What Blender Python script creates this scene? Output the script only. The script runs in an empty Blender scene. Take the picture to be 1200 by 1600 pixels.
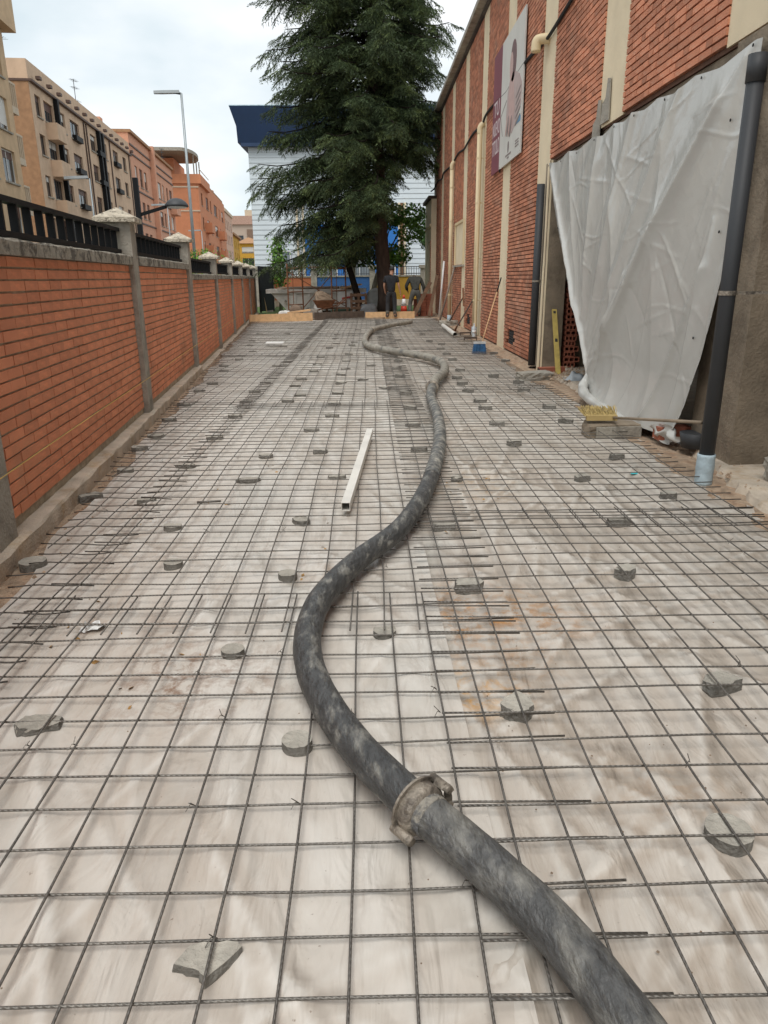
import bpy, math, random
import numpy as np
from mathutils import Vector, Matrix
random.seed(7); rng = np.random.default_rng(7)
S = bpy.context.scene
COL = S.collection
R = math.radians

# ------------------------------------------------------------------ camera, light, exposure
H = 1.5
F = 1140.0
pitch, roll, yaw = R(17.85), R(-0.5), R(1.05)
fw = Vector((math.sin(yaw)*math.cos(pitch), math.cos(yaw)*math.cos(pitch), -math.sin(pitch)))
rt0 = Vector((math.cos(yaw), -math.sin(yaw), 0)); up0 = rt0.cross(fw)
rt = rt0*math.cos(roll) + up0*math.sin(roll)
up = up0*math.cos(roll) - rt0*math.sin(roll)
cam = bpy.data.objects.new('camera', bpy.data.cameras.new('camera')); COL.objects.link(cam)
M = Matrix((rt, up, -fw)).transposed().to_4x4(); M.translation = Vector((0, 0, H))
cam.matrix_world = M
cam.data.sensor_width = 36; cam.data.lens = F/1600*36
cam.data.clip_start = .05; cam.data.clip_end = 3000
S.camera = cam

W = bpy.data.worlds.new('World'); S.world = W; W.use_nodes = True
nt = W.node_tree; nt.nodes.clear()
def wn(t, **k):
    n = nt.nodes.new(t)
    for a, b in k.items(): setattr(n, a, b)
    return n
SUN_EL, SUN_AZ = 64, 190        # degrees, azimuth clockwise from +Y
sky = wn('ShaderNodeTexSky', sky_type='NISHITA', sun_disc=False)
sky.sun_elevation = R(SUN_EL); sky.sun_rotation = R(SUN_AZ)
tc = wn('ShaderNodeTexCoord'); mp = wn('ShaderNodeMapping'); mp.inputs['Scale'].default_value = (1, 1, 2.2)
nz = wn('ShaderNodeTexNoise'); nz.inputs['Scale'].default_value = 2.6; nz.inputs['Detail'].default_value = 6; nz.inputs['Roughness'].default_value = .5
rp = wn('ShaderNodeValToRGB')
rp.color_ramp.elements[0].position = .40; rp.color_ramp.elements[0].color = (.62, .71, .75, 1)
rp.color_ramp.elements[1].position = .68; rp.color_ramp.elements[1].color = (1, 1, 1, 1)
sc = wn('ShaderNodeVectorMath', operation='SCALE'); sc.inputs['Scale'].default_value = 7.2
mx = wn('ShaderNodeMixRGB'); mx.inputs[0].default_value = .92
bg = wn('ShaderNodeBackground'); bg.inputs['Strength'].default_value = .1
out = wn('ShaderNodeOutputWorld')
L = nt.links.new
L(tc.outputs['Generated'], mp.inputs[0]); L(mp.outputs[0], nz.inputs['Vector']); L(nz.outputs['Fac'], rp.inputs[0])
L(rp.outputs[0], sc.inputs[0]); L(sky.outputs[0], mx.inputs[1]); L(sc.outputs[0], mx.inputs[2])
L(mx.outputs[0], bg.inputs[0]); L(bg.outputs[0], out.inputs[0])

sun = bpy.data.objects.new('sun', bpy.data.lights.new('sun', 'SUN')); COL.objects.link(sun)
sun.data.energy = 1.5; sun.data.angle = R(34); sun.data.color = (1, .97, .93)
sd = Vector((math.sin(R(SUN_AZ))*math.cos(R(SUN_EL)), math.cos(R(SUN_AZ))*math.cos(R(SUN_EL)), math.sin(R(SUN_EL))))
sun.rotation_euler = sd.to_track_quat('Z', 'Y').to_euler()

S.view_settings.view_transform = 'Standard'; S.view_settings.look = 'None'
S.view_settings.gamma = 1; S.view_settings.use_curve_mapping = False
S.view_settings.exposure = .76
S.render.engine = 'CYCLES'
S.cycles.max_bounces = 6; S.cycles.diffuse_bounces = 3

# ------------------------------------------------------------------ helpers
def ray(x, y): return rt*((x-600)/F) - up*((y-800)/F) + fw
def at(x, y, z=0.0):                       # world point on the level z seen at a photo pixel
    d = ray(x, y); return Vector((0, 0, H)) + d*((z-H)/d.z)
def atY(x, y, Y):
    d = ray(x, y); return Vector((0, 0, H)) + d*(Y/d.y)
def atX(x, y, X):
    d = ray(x, y); return Vector((0, 0, H)) + d*(X/d.x)
P0 = Vector((-1.93, 3.656, 0)); WA = math.atan(.0982)
TW = Vector((-math.sin(WA), math.cos(WA), 0)); NW = Vector((math.cos(WA), math.sin(WA), 0))
def wl(n, s, z=0): return P0 + NW*n + TW*s + Vector((0, 0, z))   # street-wall frame

def lin(h):
    h = h.lstrip('#'); r = []
    for i in (0, 2, 4):
        v = int(h[i:i+2], 16)/255; r.append(v/12.92 if v <= .04045 else ((v+.055)/1.055)**2.4)
    return tuple(r)

class MB:
    def __init__(s): s.v = []; s.f = []
    def add(s, vs, fs):
        o = len(s.v); s.v += [tuple(p) for p in vs]; s.f += [tuple(i+o for i in q) for q in fs]
    def box(s, x0, x1, y0, y1, z0, z1):
        s.add([(x0,y0,z0),(x1,y0,z0),(x1,y1,z0),(x0,y1,z0),(x0,y0,z1),(x1,y0,z1),(x1,y1,z1),(x0,y1,z1)],
              [(0,3,2,1),(4,5,6,7),(0,1,5,4),(1,2,6,5),(2,3,7,6),(3,0,4,7)]); return s
    def bar(s, a, b, w, h, upv=(0,0,1)):          # rectangular beam from a to b
        a = Vector(a); b = Vector(b); d = (b-a).normalized(); u = Vector(upv)
        if abs(d.dot(u)) > .95: u = Vector((1,0,0))
        sdv = d.cross(u).normalized(); u = sdv.cross(d)
        vs = []
        for p in (a, b):
            for i, j in ((-1,-1),(1,-1),(1,1),(-1,1)): vs.append(p + sdv*(i*w/2) + u*(j*h/2))
        s.add(vs, [(0,1,2,3),(7,6,5,4),(0,4,5,1),(1,5,6,2),(2,6,7,3),(3,7,4,0)]); return s
    def tube(s, pts, r, n=8, cap=True):
        pts = [Vector(p) for p in pts]; m = len(pts)
        rs = r if hasattr(r, '__len__') else [r]*m
        t0 = (pts[1]-pts[0]).normalized()
        u = Vector((0,0,1)) if abs(t0.z) < .9 else Vector((1,0,0))
        vs = []
        for i, p in enumerate(pts):
            t = (pts[min(i+1,m-1)]-pts[max(i-1,0)]).normalized()
            a = t.cross(u)
            if a.length < 1e-4: a = t.cross(Vector((0,1,0)))
            a.normalize(); b = a.cross(t); u = b
            for k in range(n):
                q = 2*math.pi*k/n; vs.append(p + (a*math.cos(q) + b*math.sin(q))*rs[i])
        fs = [(i*n+k, i*n+(k+1)%n, (i+1)*n+(k+1)%n, (i+1)*n+k) for i in range(m-1) for k in range(n)]
        if cap: fs += [tuple(range(n))[::-1], tuple((m-1)*n+k for k in range(n))]
        s.add(vs, fs); return s
    def prism(s, poly, d0, d1, f):                # polygon in (a,b), extruded d0..d1; f(a,b,d)->xyz
        n = len(poly)
        s.add([f(a,b,d0) for a,b in poly] + [f(a,b,d1) for a,b in poly],
              [tuple(range(n))[::-1], tuple(range(n,2*n))] + [(i,(i+1)%n,n+(i+1)%n,n+i) for i in range(n)]); return s
    def lathe(s, prof, n=16, f=lambda x,y,z:(x,y,z)):
        m = len(prof); vs = [f(r*math.cos(2*math.pi*k/n), r*math.sin(2*math.pi*k/n), z) for r,z in prof for k in range(n)]
        fs = [(i*n+k, i*n+(k+1)%n, (i+1)*n+(k+1)%n, (i+1)*n+k) for i in range(m-1) for k in range(n)]
        fs += [tuple(range(n))[::-1], tuple((m-1)*n+k for k in range(n))]
        s.add(vs, fs); return s
    def mesh(s, name, mat, smooth=False):
        me = bpy.data.meshes.new(name); me.from_pydata(s.v, [], s.f); me.update()
        if mat: me.materials.append(mat)
        if smooth: me.shade_smooth()
        return me
    def build(s, name, mat, parent=None, smooth=False):
        return link(name, s.mesh(name, mat, smooth), parent)

def link(name, me, parent=None, loc=None, rot=None):
    o = bpy.data.objects.new(name, me); COL.objects.link(o)
    if parent: o.parent = parent
    if loc is not None: o.location = loc
    if rot is not None: o.rotation_euler = rot
    return o
def npmesh(name, v, f, mat, smooth=False):
    me = bpy.data.meshes.new(name); v = np.asarray(v, np.float32); f = np.asarray(f, np.int32)
    me.vertices.add(len(v)); me.vertices.foreach_set('co', v.ravel())
    k = f.shape[1]; me.loops.add(f.size); me.loops.foreach_set('vertex_index', f.ravel())
    me.polygons.add(len(f)); me.polygons.foreach_set('loop_start', np.arange(0, f.size, k, dtype=np.int32))
    me.update(calc_edges=True); me.validate()
    if mat: me.materials.append(mat)
    if smooth: me.shade_smooth()
    return me
def tag(o, label=None, cat=None, group=None, kind=None):
    if label: o['label'] = label
    if cat: o['category'] = cat
    if group: o['group'] = group
    if kind: o['kind'] = kind
    return o
def thing(name, label, cat, loc=(0,0,0), rz=0, group=None):
    o = bpy.data.objects.new(name, None); COL.objects.link(o); o.location = loc; o.rotation_euler = (0,0,rz)
    return tag(o, label, cat, group)
def grid(nx, ny, fn):
    v = [fn(i/nx, j/ny) for j in range(ny+1) for i in range(nx+1)]
    f = [(j*(nx+1)+i, j*(nx+1)+i+1, (j+1)*(nx+1)+i+1, (j+1)*(nx+1)+i) for j in range(ny) for i in range(nx)]
    return v, f
def catmull(pts, n=8):
    P = [Vector(p) for p in pts]; o = []
    for i in range(len(P)-1):
        a, b, c, d = P[max(i-1,0)], P[i], P[i+1], P[min(i+2,len(P)-1)]
        for k in range(n):
            t = k/n
            o.append(.5*((2*b)+(c-a)*t+(2*a-5*b+4*c-d)*t*t+(3*b-a-3*c+d)*t**3))
    o.append(P[-1]); return o
def lumps(v, amp, seed=0):                 # cheap coherent 3D wobble
    r = np.random.default_rng(seed); v = np.asarray(v, float); o = np.zeros(len(v))
    for k in range(5):
        w = r.normal(size=3)*(1.6**k); o += np.sin(v@w + r.uniform(0, 6.3))/(1.5**k)
    return o*amp

# ------------------------------------------------------------------ materials
def material(name, col, rough=.8, var=.25, scale=4, bump=0, bscale=40, col2=None, c2pos=(.5,.62), c2scale=3, rand=0, metal=0, spec=.5, stretch=(1,1,1), island=0, detail=6):
    m = bpy.data.materials.new(name); m.use_nodes = True; t = m.node_tree; b = t.nodes['Principled BSDF']; K = t.links.new
    def N(ty, **k):
        n = t.nodes.new(ty)
        for a, q in k.items(): setattr(n, a, q)
        return n
    tcn = N('ShaderNodeTexCoord'); mpn = N('ShaderNodeMapping'); mpn.inputs['Scale'].default_value = stretch
    K(tcn.outputs['Object'], mpn.inputs[0])
    nzn = N('ShaderNodeTexNoise'); nzn.inputs['Scale'].default_value = scale; nzn.inputs['Detail'].default_value = detail; K(mpn.outputs[0], nzn.inputs['Vector'])
    mr = N('ShaderNodeMapRange'); mr.inputs['From Min'].default_value = .3; mr.inputs['From Max'].default_value = .7
    mr.inputs['To Min'].default_value = 1-var; mr.inputs['To Max'].default_value = 1+var; K(nzn.outputs['Fac'], mr.inputs[0])
    cur = None
    base = N('ShaderNodeRGB'); base.outputs[0].default_value = (*col, 1); cur = base.outputs[0]
    if col2:
        n2 = N('ShaderNodeTexNoise'); n2.inputs['Scale'].default_value = c2scale; n2.inputs['Detail'].default_value = 8; n2.inputs['Roughness'].default_value = .65; K(mpn.outputs[0], n2.inputs['Vector'])
        r2 = N('ShaderNodeMapRange'); r2.inputs['From Min'].default_value = c2pos[0]; r2.inputs['From Max'].default_value = c2pos[1]; K(n2.outputs['Fac'], r2.inputs[0])
        mm = N('ShaderNodeMixRGB'); mm.inputs[2].default_value = (*col2, 1); K(r2.outputs[0], mm.inputs[0]); K(cur, mm.inputs[1]); cur = mm.outputs[0]
    fac = mr.outputs[0]
    def mulf(src, amt):
        nonlocal fac
        q = N('ShaderNodeMapRange'); q.inputs['To Min'].default_value = 1-amt; q.inputs['To Max'].default_value = 1+amt; K(src, q.inputs[0])
        p = N('ShaderNodeMath', operation='MULTIPLY'); K(fac, p.inputs[0]); K(q.outputs[0], p.inputs[1]); fac = p.outputs[0]
    if rand: mulf(N('ShaderNodeObjectInfo').outputs['Random'], rand)
    if island: mulf(N('ShaderNodeNewGeometry').outputs['Random Per Island'], island)
    vs = N('ShaderNodeVectorMath', operation='SCALE'); K(cur, vs.inputs[0]); K(fac, vs.inputs['Scale']); K(vs.outputs[0], b.inputs['Base Color'])
    b.inputs['Roughness'].default_value = rough; b.inputs['Metallic'].default_value = metal; b.inputs['Specular IOR Level'].default_value = spec
    if bump:
        n3 = N('ShaderNodeTexNoise'); n3.inputs['Scale'].default_value = bscale; n3.inputs['Detail'].default_value = 5; K(mpn.outputs[0], n3.inputs['Vector'])
        bp = N('ShaderNodeBump'); bp.inputs['Strength'].default_value = bump; bp.inputs['Distance'].default_value = .02; K(n3.outputs['Fac'], bp.inputs['Height']); K(bp.outputs[0], b.inputs['Normal'])
    return m

m_brickL = material('orange_brick', (.66,.25,.13), .85, .12, 3, .25, 60, rand=.1, island=.1, col2=(.48,.22,.12), c2pos=(.55,.75), c2scale=1.3)
m_mortarL = material('sandy_mortar', (.40,.33,.24), .95, .25, 14, .6, 50)
m_brickR = material('red_brick', (.54,.215,.12), .85, .15, 4, .25, 60, rand=.28, island=.28, col2=(.50,.27,.18), c2pos=(.5,.7), c2scale=2)
m_mortarR = material('dark_mortar', (.14,.075,.05), .95, .2, 10, .4, 50)
m_cream = material('cream_render', (.74,.62,.43), .85, .08, 2.5, .15, 70, col2=(.6,.49,.33), c2pos=(.62,.8), c2scale=1.1)
m_creampipe = material('cream_pipe', (.68,.55,.34), .5, .06, 3)
m_conc = material('weathered_concrete', (.33,.30,.25), .9, .2, 5, .5, 45, col2=(.2,.18,.15), c2pos=(.5,.68), c2scale=4)
m_kerb = material('dusty_kerb_concrete', (.50,.42,.33), .92, .2, 6, .5, 50, col2=(.42,.31,.2), c2pos=(.5,.7), c2scale=5)
m_coping = material('lichen_coping', (.36,.33,.27), .95, .3, 9, .8, 40, col2=(.09,.08,.065), c2pos=(.47,.58), c2scale=9)
m_cap = material('lichen_cap', (.47,.41,.32), .95, .25, 16, .9, 50, col2=(.14,.12,.09), c2pos=(.55,.62), c2scale=22)
m_rawconc = material('raw_brown_concrete', (.24,.19,.135), .92, .25, 4, .5, 40, col2=(.15,.115,.08), c2pos=(.48,.66), c2scale=2.5)
m_black = material('black_painted_steel', (.009,.0095,.0105), .6, .1, 5, spec=.2)
m_pvc = material('grey_pvc', (.045,.047,.05), .55, .08, 3, spec=.35)
m_tape = material('pale_blue_tape', (.40,.49,.53), .5, .15, 20, .3, 60)
m_spacer = material('grey_concrete_spacer', (.17,.16,.14), .92, .25, 14, .6, 60, rand=.15)
m_sand = material('orange_sand', (.40,.29,.20), .97, .3, 14, 1, 70, col2=(.33,.2,.12), c2pos=(.5,.66), c2scale=9)
m_earth = material('brown_earth', (.22,.16,.11), .97, .3, 3, .8, 30)
m_asph = material('asphalt', (.05,.05,.05), .92, .2, 6, .5, 80)
m_grass = material('grass', (.07,.12,.03), .95, .4, 6, 1, 60)
m_pine = material('pine_timber', (.6,.38,.2), .75, .16, 3, .2, 40, stretch=(3,3,3), col2=(.42,.24,.12), c2pos=(.6,.72), c2scale=2)
m_oldwood = material('old_dark_timber', (.085,.06,.045), .9, .3, 6, .4, 50)
m_pallet = material('brown_pallet_timber', (.15,.085,.05), .9, .3, 6, .4, 50)
m_alu = material('chalky_aluminium', (.72,.69,.63), .5, .1, 6, .1, 60, metal=.15)
m_dark = material('dark_hollow', (.02,.02,.02), .9, .1, 3)
m_steel = material('dusty_cast_steel', (.30,.26,.21), .6, .3, 20, .5, 60, metal=.35, col2=(.13,.11,.09), c2pos=(.5,.62), c2scale=16)
m_rust = material('rusty_steel', (.2,.085,.04), .8, .3, 9, .4, 60)
m_red = material('hollow_red_brick', (.36,.12,.07), .9, .15, 6, .3, 60)
m_tyre = material('black_tyre', (.02,.02,.02), .8, .1)
m_white = material('white_plastic', (.75,.75,.73), .5, .08, 5, .2, 20)
m_skip = material('white_skip_paint', (.58,.55,.5), .6, .14, 4, .2, 30, col2=(.4,.33,.26), c2pos=(.58,.72), c2scale=3)
m_bark = material('spruce_bark', (.075,.05,.037), .95, .35, 8, 1, 25, stretch=(1,1,.35))
m_palebark = material('pale_bark', (.32,.29,.23), .9, .3, 7, .5, 25, stretch=(1,1,.4))
m_limb = material('dark_limb', (.022,.017,.013), .95, .3, 8, spec=.1)
m_needle = material('spruce_needles', (.044,.066,.027), .65, .45, 1.6, island=.5, col2=(.125,.16,.055), c2pos=(.48,.66), c2scale=1.4, spec=.3)
m_leaf = material('fresh_leaves', (.12,.24,.035), .6, .35, 2, island=.35, spec=.3)
m_leafd = material('dark_leaves', (.045,.10,.025), .6, .35, 2, island=.35, spec=.3)
m_skin = material('skin', (.42,.22,.14), .6, .05)
m_hair = material('dark_hair', (.012,.01,.009), .7, .1)
m_tee = material('black_cotton', (.012,.013,.016), .9, .15, 9)
m_trous = material('black_work_trousers', (.022,.022,.024), .9, .2, 9)
m_boot = material('dusty_rubber_boots', (.10,.09,.075), .8, .3, 12)
m_greyw = material('dark_grey_workwear', (.05,.052,.046), .9, .2, 9)
m_greyt = material('grey_work_trousers', (.12,.12,.11), .9, .2, 9)
m_belt = material('black_belt', (.01,.01,.01), .6, .05)

def rebar_mat():
    m = material('ribbed_rebar_steel', (.16,.147,.13), .5, .35, 9, metal=.55, col2=(.12,.06,.03), c2pos=(.6,.75), c2scale=3)
    t = m.node_tree; b = t.nodes['Principled BSDF']; K = t.links.new
    tcn = t.nodes.new('ShaderNodeTexCoord'); w = t.nodes.new('ShaderNodeTexWave'); w.bands_direction = 'DIAGONAL'; w.inputs['Scale'].default_value = 38
    K(tcn.outputs['Object'], w.inputs['Vector'])
    bp = t.nodes.new('ShaderNodeBump'); bp.inputs['Strength'].default_value = .8; bp.inputs['Distance'].default_value = .0015
    K(w.outputs['Fac'], bp.inputs['Height']); K(bp.outputs[0], b.inputs['Normal'])
    return m
m_rebar = rebar_mat()

def hose_mat():
    m = material('cement_smeared_rubber', (.070,.070,.068), .5, .35, 26, .6, 50, col2=(.185,.178,.157), c2pos=(.46,.66), c2scale=9, detail=15, stretch=(1.3,.6,1.3))
    return m
m_hose = hose_mat()
m_hosemid = material('scratched_rubber', (.055,.056,.055), .48, .35, 26, .6, 50, col2=(.19,.184,.163), c2pos=(.52,.66), c2scale=15, detail=15, stretch=(1.3,.5,1.3))
m_hosemid2 = material('dusty_scratched_rubber', (.085,.087,.085), .6, .3, 22, .6, 50, col2=(.30,.285,.245), c2pos=(.45,.62), c2scale=13, detail=12)
m_hosegrey = material('cement_coated_rubber', (.26,.24,.2), .8, .25, 8, .6, 30, col2=(.10,.10,.095), c2pos=(.5,.68), c2scale=6)

def sheet_mat(name, base, dust, streak, dustamt, mud=None, streakdirt=.3):
    m = bpy.data.materials.new(name); m.use_nodes = True; t = m.node_tree; b = t.nodes['Principled BSDF']; K = t.links.new
    def N(ty, **k):
        n = t.nodes.new(ty)
        for a, q in k.items(): setattr(n, a, q)
        return n
    geo = N('ShaderNodeNewGeometry')
    def noise(scale, rot=0, st=(1,1,1), detail=6, rough=.6, dist=0):
        mpn = N('ShaderNodeMapping'); mpn.inputs['Scale'].default_value = st; mpn.inputs['Rotation'].default_value = (0,0,rot); K(geo.outputs['Position'], mpn.inputs[0])
        n = N('ShaderNodeTexNoise'); n.inputs['Scale'].default_value = scale; n.inputs['Detail'].default_value = detail; n.inputs['Roughness'].default_value = rough; n.inputs['Distortion'].default_value = dist
        K(mpn.outputs[0], n.inputs['Vector']); return n.outputs['Fac']
    def rng_(src, a, c, lo=0, hi=1):
        q = N('ShaderNodeMapRange'); q.inputs['From Min'].default_value = a; q.inputs['From Max'].default_value = c; q.inputs['To Min'].default_value = lo; q.inputs['To Max'].default_value = hi; K(src, q.inputs[0]); return q.outputs[0]
    cur = N('ShaderNodeRGB'); cur.outputs[0].default_value = (*base, 1); cur = cur.outputs[0]
    def mixc(fac, colr):
        nonlocal cur
        x = N('ShaderNodeMixRGB'); x.inputs[2].default_value = (*colr, 1); K(fac, x.inputs[0]); K(cur, x.inputs[1]); cur = x.outputs[0]
    mixc(rng_(noise(1.1, .4, (1,.6,1), 7, .6), .38, .68, 0, dustamt), dust)
    mixc(rng_(noise(1.3, .9, (1.4,.8,1), 7, .62, 2.2), .5, .72, 0, .55), streak)
    mixc(rng_(noise(1.3, -.5, (1.2,.8,1), 8, .66, 1.8), .52, .74, 0, .6), tuple(c*.6 for c in dust))
    mixc(rng_(noise(.8, .3, (1,1,1), 6, .6, 1), .52, .68, 0, .5), (.38,.375,.34))
    mixc(rng_(noise(5.5, .95, (3.2,.55,1), 8, .7, .8), .6, .72, 0, streakdirt), tuple(c*.52 for c in dust))
    mixc(rng_(noise(3.1, .5, (1,.8,1), 9, .7, .5), .60, .66, 0, .35), tuple(c*.6 for c in dust))
    mixc(rng_(noise(60, 0, (1,1,1), 3, .6), .70, .76, 0, .7), (.16,.11,.075))
    for (px, py, rad, colr, amt) in (mud or []):
        p = at(px, py, 0)
        d = N('ShaderNodeVectorMath', operation='DISTANCE'); K(geo.outputs['Position'], d.inputs[0]); d.inputs[1].default_value = (p.x, p.y, .0)
        fo = rng_(d.outputs['Value'], rad, rad*.25)
        nn = rng_(noise(14, .2, (1,1,1), 8, .7, .4), .46, .6)
        mu = N('ShaderNodeMath', operation='MULTIPLY'); K(fo, mu.inputs[0]); K(nn, mu.inputs[1])
        m2 = N('ShaderNodeMath', operation='MULTIPLY'); K(mu.outputs[0], m2.inputs[0]); m2.inputs[1].default_value = amt
        mixc(m2.outputs[0], colr)
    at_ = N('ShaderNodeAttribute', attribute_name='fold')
    mixc(rng_(at_.outputs['Fac'], .05, 1, 0, .5), tuple(min(.70,c*1.14) for c in streak))  # sheen along the fold crests, put into the colour
    mixc(rng_(at_.outputs['Fac'], -.05, -.75, 0, .6), tuple(c*.72 for c in dust))  # one flank of each crease coloured darker
    K(cur, b.inputs['Base Color'])
    K(rng_(noise(1.6, .9, (2.0,.7,1), 7, .6, 1.4), .4, .7, .55, .3), b.inputs['Roughness'])
    b.inputs['Specular IOR Level'].default_value = .45
    bp = N('ShaderNodeBump'); bp.inputs['Strength'].default_value = .7; bp.inputs['Distance'].default_value = .035
    ad = N('ShaderNodeMath', operation='ADD'); K(noise(2.2, .9, (2.4,.5,1), 4, .45, 1.6), ad.inputs[0]); K(noise(4.5, -.4, (1.8,.6,1), 3, .45, 1.2), ad.inputs[1])
    def crease(src, wid):
        q = N('ShaderNodeMath', operation='SUBTRACT'); K(src, q.inputs[0]); q.inputs[1].default_value = .5
        q2 = N('ShaderNodeMath', operation='ABSOLUTE'); K(q.outputs[0], q2.inputs[0])
        return rng_(q2.outputs[0], 0, wid, 1, 0)
    c1 = crease(noise(1.5, .9, (1.6,.5,1), 2, .4, 1.0), .022); c2 = crease(noise(2.4, -.35, (1.6,.6,1), 2, .4, .8), .018); c3 = crease(noise(4.2, .3, (1.4,.6,1), 2, .4, .6), .02)
    for cc, am in ():
        mm_ = N('ShaderNodeMath', operation='MULTIPLY_ADD'); K(cc, mm_.inputs[0]); mm_.inputs[1].default_value = am*.45; K(ad.outputs[0], mm_.inputs[2]); ad = mm_
    K(ad.outputs[0], bp.inputs['Height']); K(bp.outputs[0], b.inputs['Normal'])
    return m
MUD = [(310,1065,.45,(.24,.155,.105),1.0),(145,985,.2,(.3,.2,.13),.5),(500,905,.25,(.3,.2,.13),.5),(250,990,.3,(.3,.2,.14),.4)]
MUDR = [(745,965,.5,(.40,.2,.07),1.0),(740,1085,.26,(.48,.26,.08),1.0),(880,970,.3,(.36,.2,.1),.5),(800,1040,.3,(.35,.2,.1),.45),(730,760,.6,(.4,.25,.12),.5),(1050,1250,.3,(.33,.21,.12),.4)]
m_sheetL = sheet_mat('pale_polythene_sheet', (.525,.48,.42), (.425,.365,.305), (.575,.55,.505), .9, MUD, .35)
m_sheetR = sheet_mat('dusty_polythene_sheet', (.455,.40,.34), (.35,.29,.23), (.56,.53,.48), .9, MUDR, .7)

# ------------------------------------------------------------------ setting: ground, road, pavement, soil
tag(MB().box(-400, 400, -60, 600, -.6, -.03).build('ground', m_earth), kind='structure')
def quad(name, pts, z, mat, z0=None):
    b = MB(); n = len(pts)
    if z0 is None: b.add([(p[0], p[1], z) for p in pts], [tuple(range(n))])
    else: b.prism([(p[0],p[1]) for p in pts], z0, z, lambda a,c,d:(a,c,d))
    return tag(b.build(name, mat), kind='structure')
quad('pavement', [wl(-3.6,-30), wl(-.6,-30), wl(-.6,400), wl(-3.6,400)], .10, m_conc, -.05)
quad('road', [wl(-12.5,-30), wl(-3.75,-30), wl(-3.75,400), wl(-12.5,400)], -.012, m_asph)
quad('pavement', [wl(-15.4,-30), wl(-12.6,-30), wl(-12.6,400), wl(-15.4,400)], .10, m_conc, -.05)
quad('lawn', [(-4.9,29.8), (2.6,31.0), (2.6,41.6), (-6.2,41.6)], -.006, m_grass)
# loose sand between kerb and sheet, along both sides
def sandstrip(f0, f1, z, y0, y1, n=160):
    def fn(u, v):
        y = y0 + (y1-y0)*v; a, c = f0(y), f1(y); x = a + (c-a)*u
        return (x, y, z + .018*math.sin(u*math.pi) + random.uniform(-.006,.006))
    b = MB(); vv, ff = grid(8, n, fn); b.add(vv, ff)
    return tag(b.build('sand_strip', m_sand, smooth=True), kind='structure')
wallx = lambda y: P0.x + (y-P0.y)*(-.0982)
sandstrip(lambda y: wallx(y)-.02, lambda y: wallx(y)+.3, -.006, -1, 27)
sandstrip(lambda y: 2.38, lambda y: 2.84, -.004, -1, 29)

# polythene sheets with real folds
def sheet_grid(x0f, x1f, y0, y1, nx, ny, z, seed, amp):
    v = []; 
    us = np.linspace(0,1,nx+1); ys = y0 + (y1-y0)*np.linspace(0,1,ny+1)**1.5
    for y in ys:
        a, c = x0f(y), x1f(y)
        for u in us: v.append((a+(c-a)*u, y, z))
    v = np.array(v); r = np.random.default_rng(seed); o = np.zeros(len(v))
    for k in range(16):
        th = r.normal(1.25, .5); w = r.uniform(4, 19); 
        q = v[:,0]*math.cos(th)*w*1.6 + v[:,1]*math.sin(th)*w*.35 + 1.2*np.sin(v[:,0]*r.uniform(.5,2)+v[:,1]*r.uniform(.5,2)+k)
        o += np.maximum(0, np.sin(q + r.uniform(0,6)))**9*amp*r.uniform(.4,1)*(.5+.5*np.sin(v[:,0]*r.uniform(.6,1.7)+v[:,1]*r.uniform(.6,1.7)+k*2))
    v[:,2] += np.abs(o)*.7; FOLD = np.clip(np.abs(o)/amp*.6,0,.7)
    for k in range(210):                             # long straight creases with a sharp crest
        cx, cy = r.uniform(v[:,0].min(), v[:,0].max()), .9+10*r.random()**1.7; th = r.choice([1.15,1.9,.5,2.4,1.4])+r.normal(0,.18); ln = r.uniform(.25,1.1); wd = r.uniform(.014,.03); hh = r.uniform(.005,.014)
        dx, dy = math.cos(th), math.sin(th); a_ = (v[:,0]-cx)*dx+(v[:,1]-cy)*dy; d_ = (v[:,0]-cx)*dy-(v[:,1]-cy)*dx + .02*np.sin(a_*3+k)
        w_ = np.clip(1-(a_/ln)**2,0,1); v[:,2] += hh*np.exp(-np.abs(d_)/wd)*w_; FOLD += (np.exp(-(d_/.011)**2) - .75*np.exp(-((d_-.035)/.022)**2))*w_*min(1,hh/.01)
    f = [(j*(nx+1)+i, j*(nx+1)+i+1, (j+1)*(nx+1)+i+1, (j+1)*(nx+1)+i) for j in range(ny) for i in range(nx)]
    return v, f, FOLD
wob = lambda y, s: .03*math.sin(y*2.3+s)+.02*math.sin(y*5.1+2*s)
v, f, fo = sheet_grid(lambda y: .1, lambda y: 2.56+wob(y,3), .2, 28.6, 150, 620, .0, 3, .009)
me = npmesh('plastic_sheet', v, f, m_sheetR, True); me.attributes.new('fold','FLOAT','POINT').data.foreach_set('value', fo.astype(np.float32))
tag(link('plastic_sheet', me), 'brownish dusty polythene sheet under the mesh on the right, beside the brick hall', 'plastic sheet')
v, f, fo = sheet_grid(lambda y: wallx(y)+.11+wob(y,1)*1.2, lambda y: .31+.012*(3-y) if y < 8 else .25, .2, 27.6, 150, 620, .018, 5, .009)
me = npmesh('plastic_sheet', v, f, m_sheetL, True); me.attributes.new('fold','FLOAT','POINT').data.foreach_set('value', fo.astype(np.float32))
tag(link('plastic_sheet', me), 'pale creased polythene sheet under the mesh on the left, beside the low brick wall', 'plastic sheet')

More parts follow.
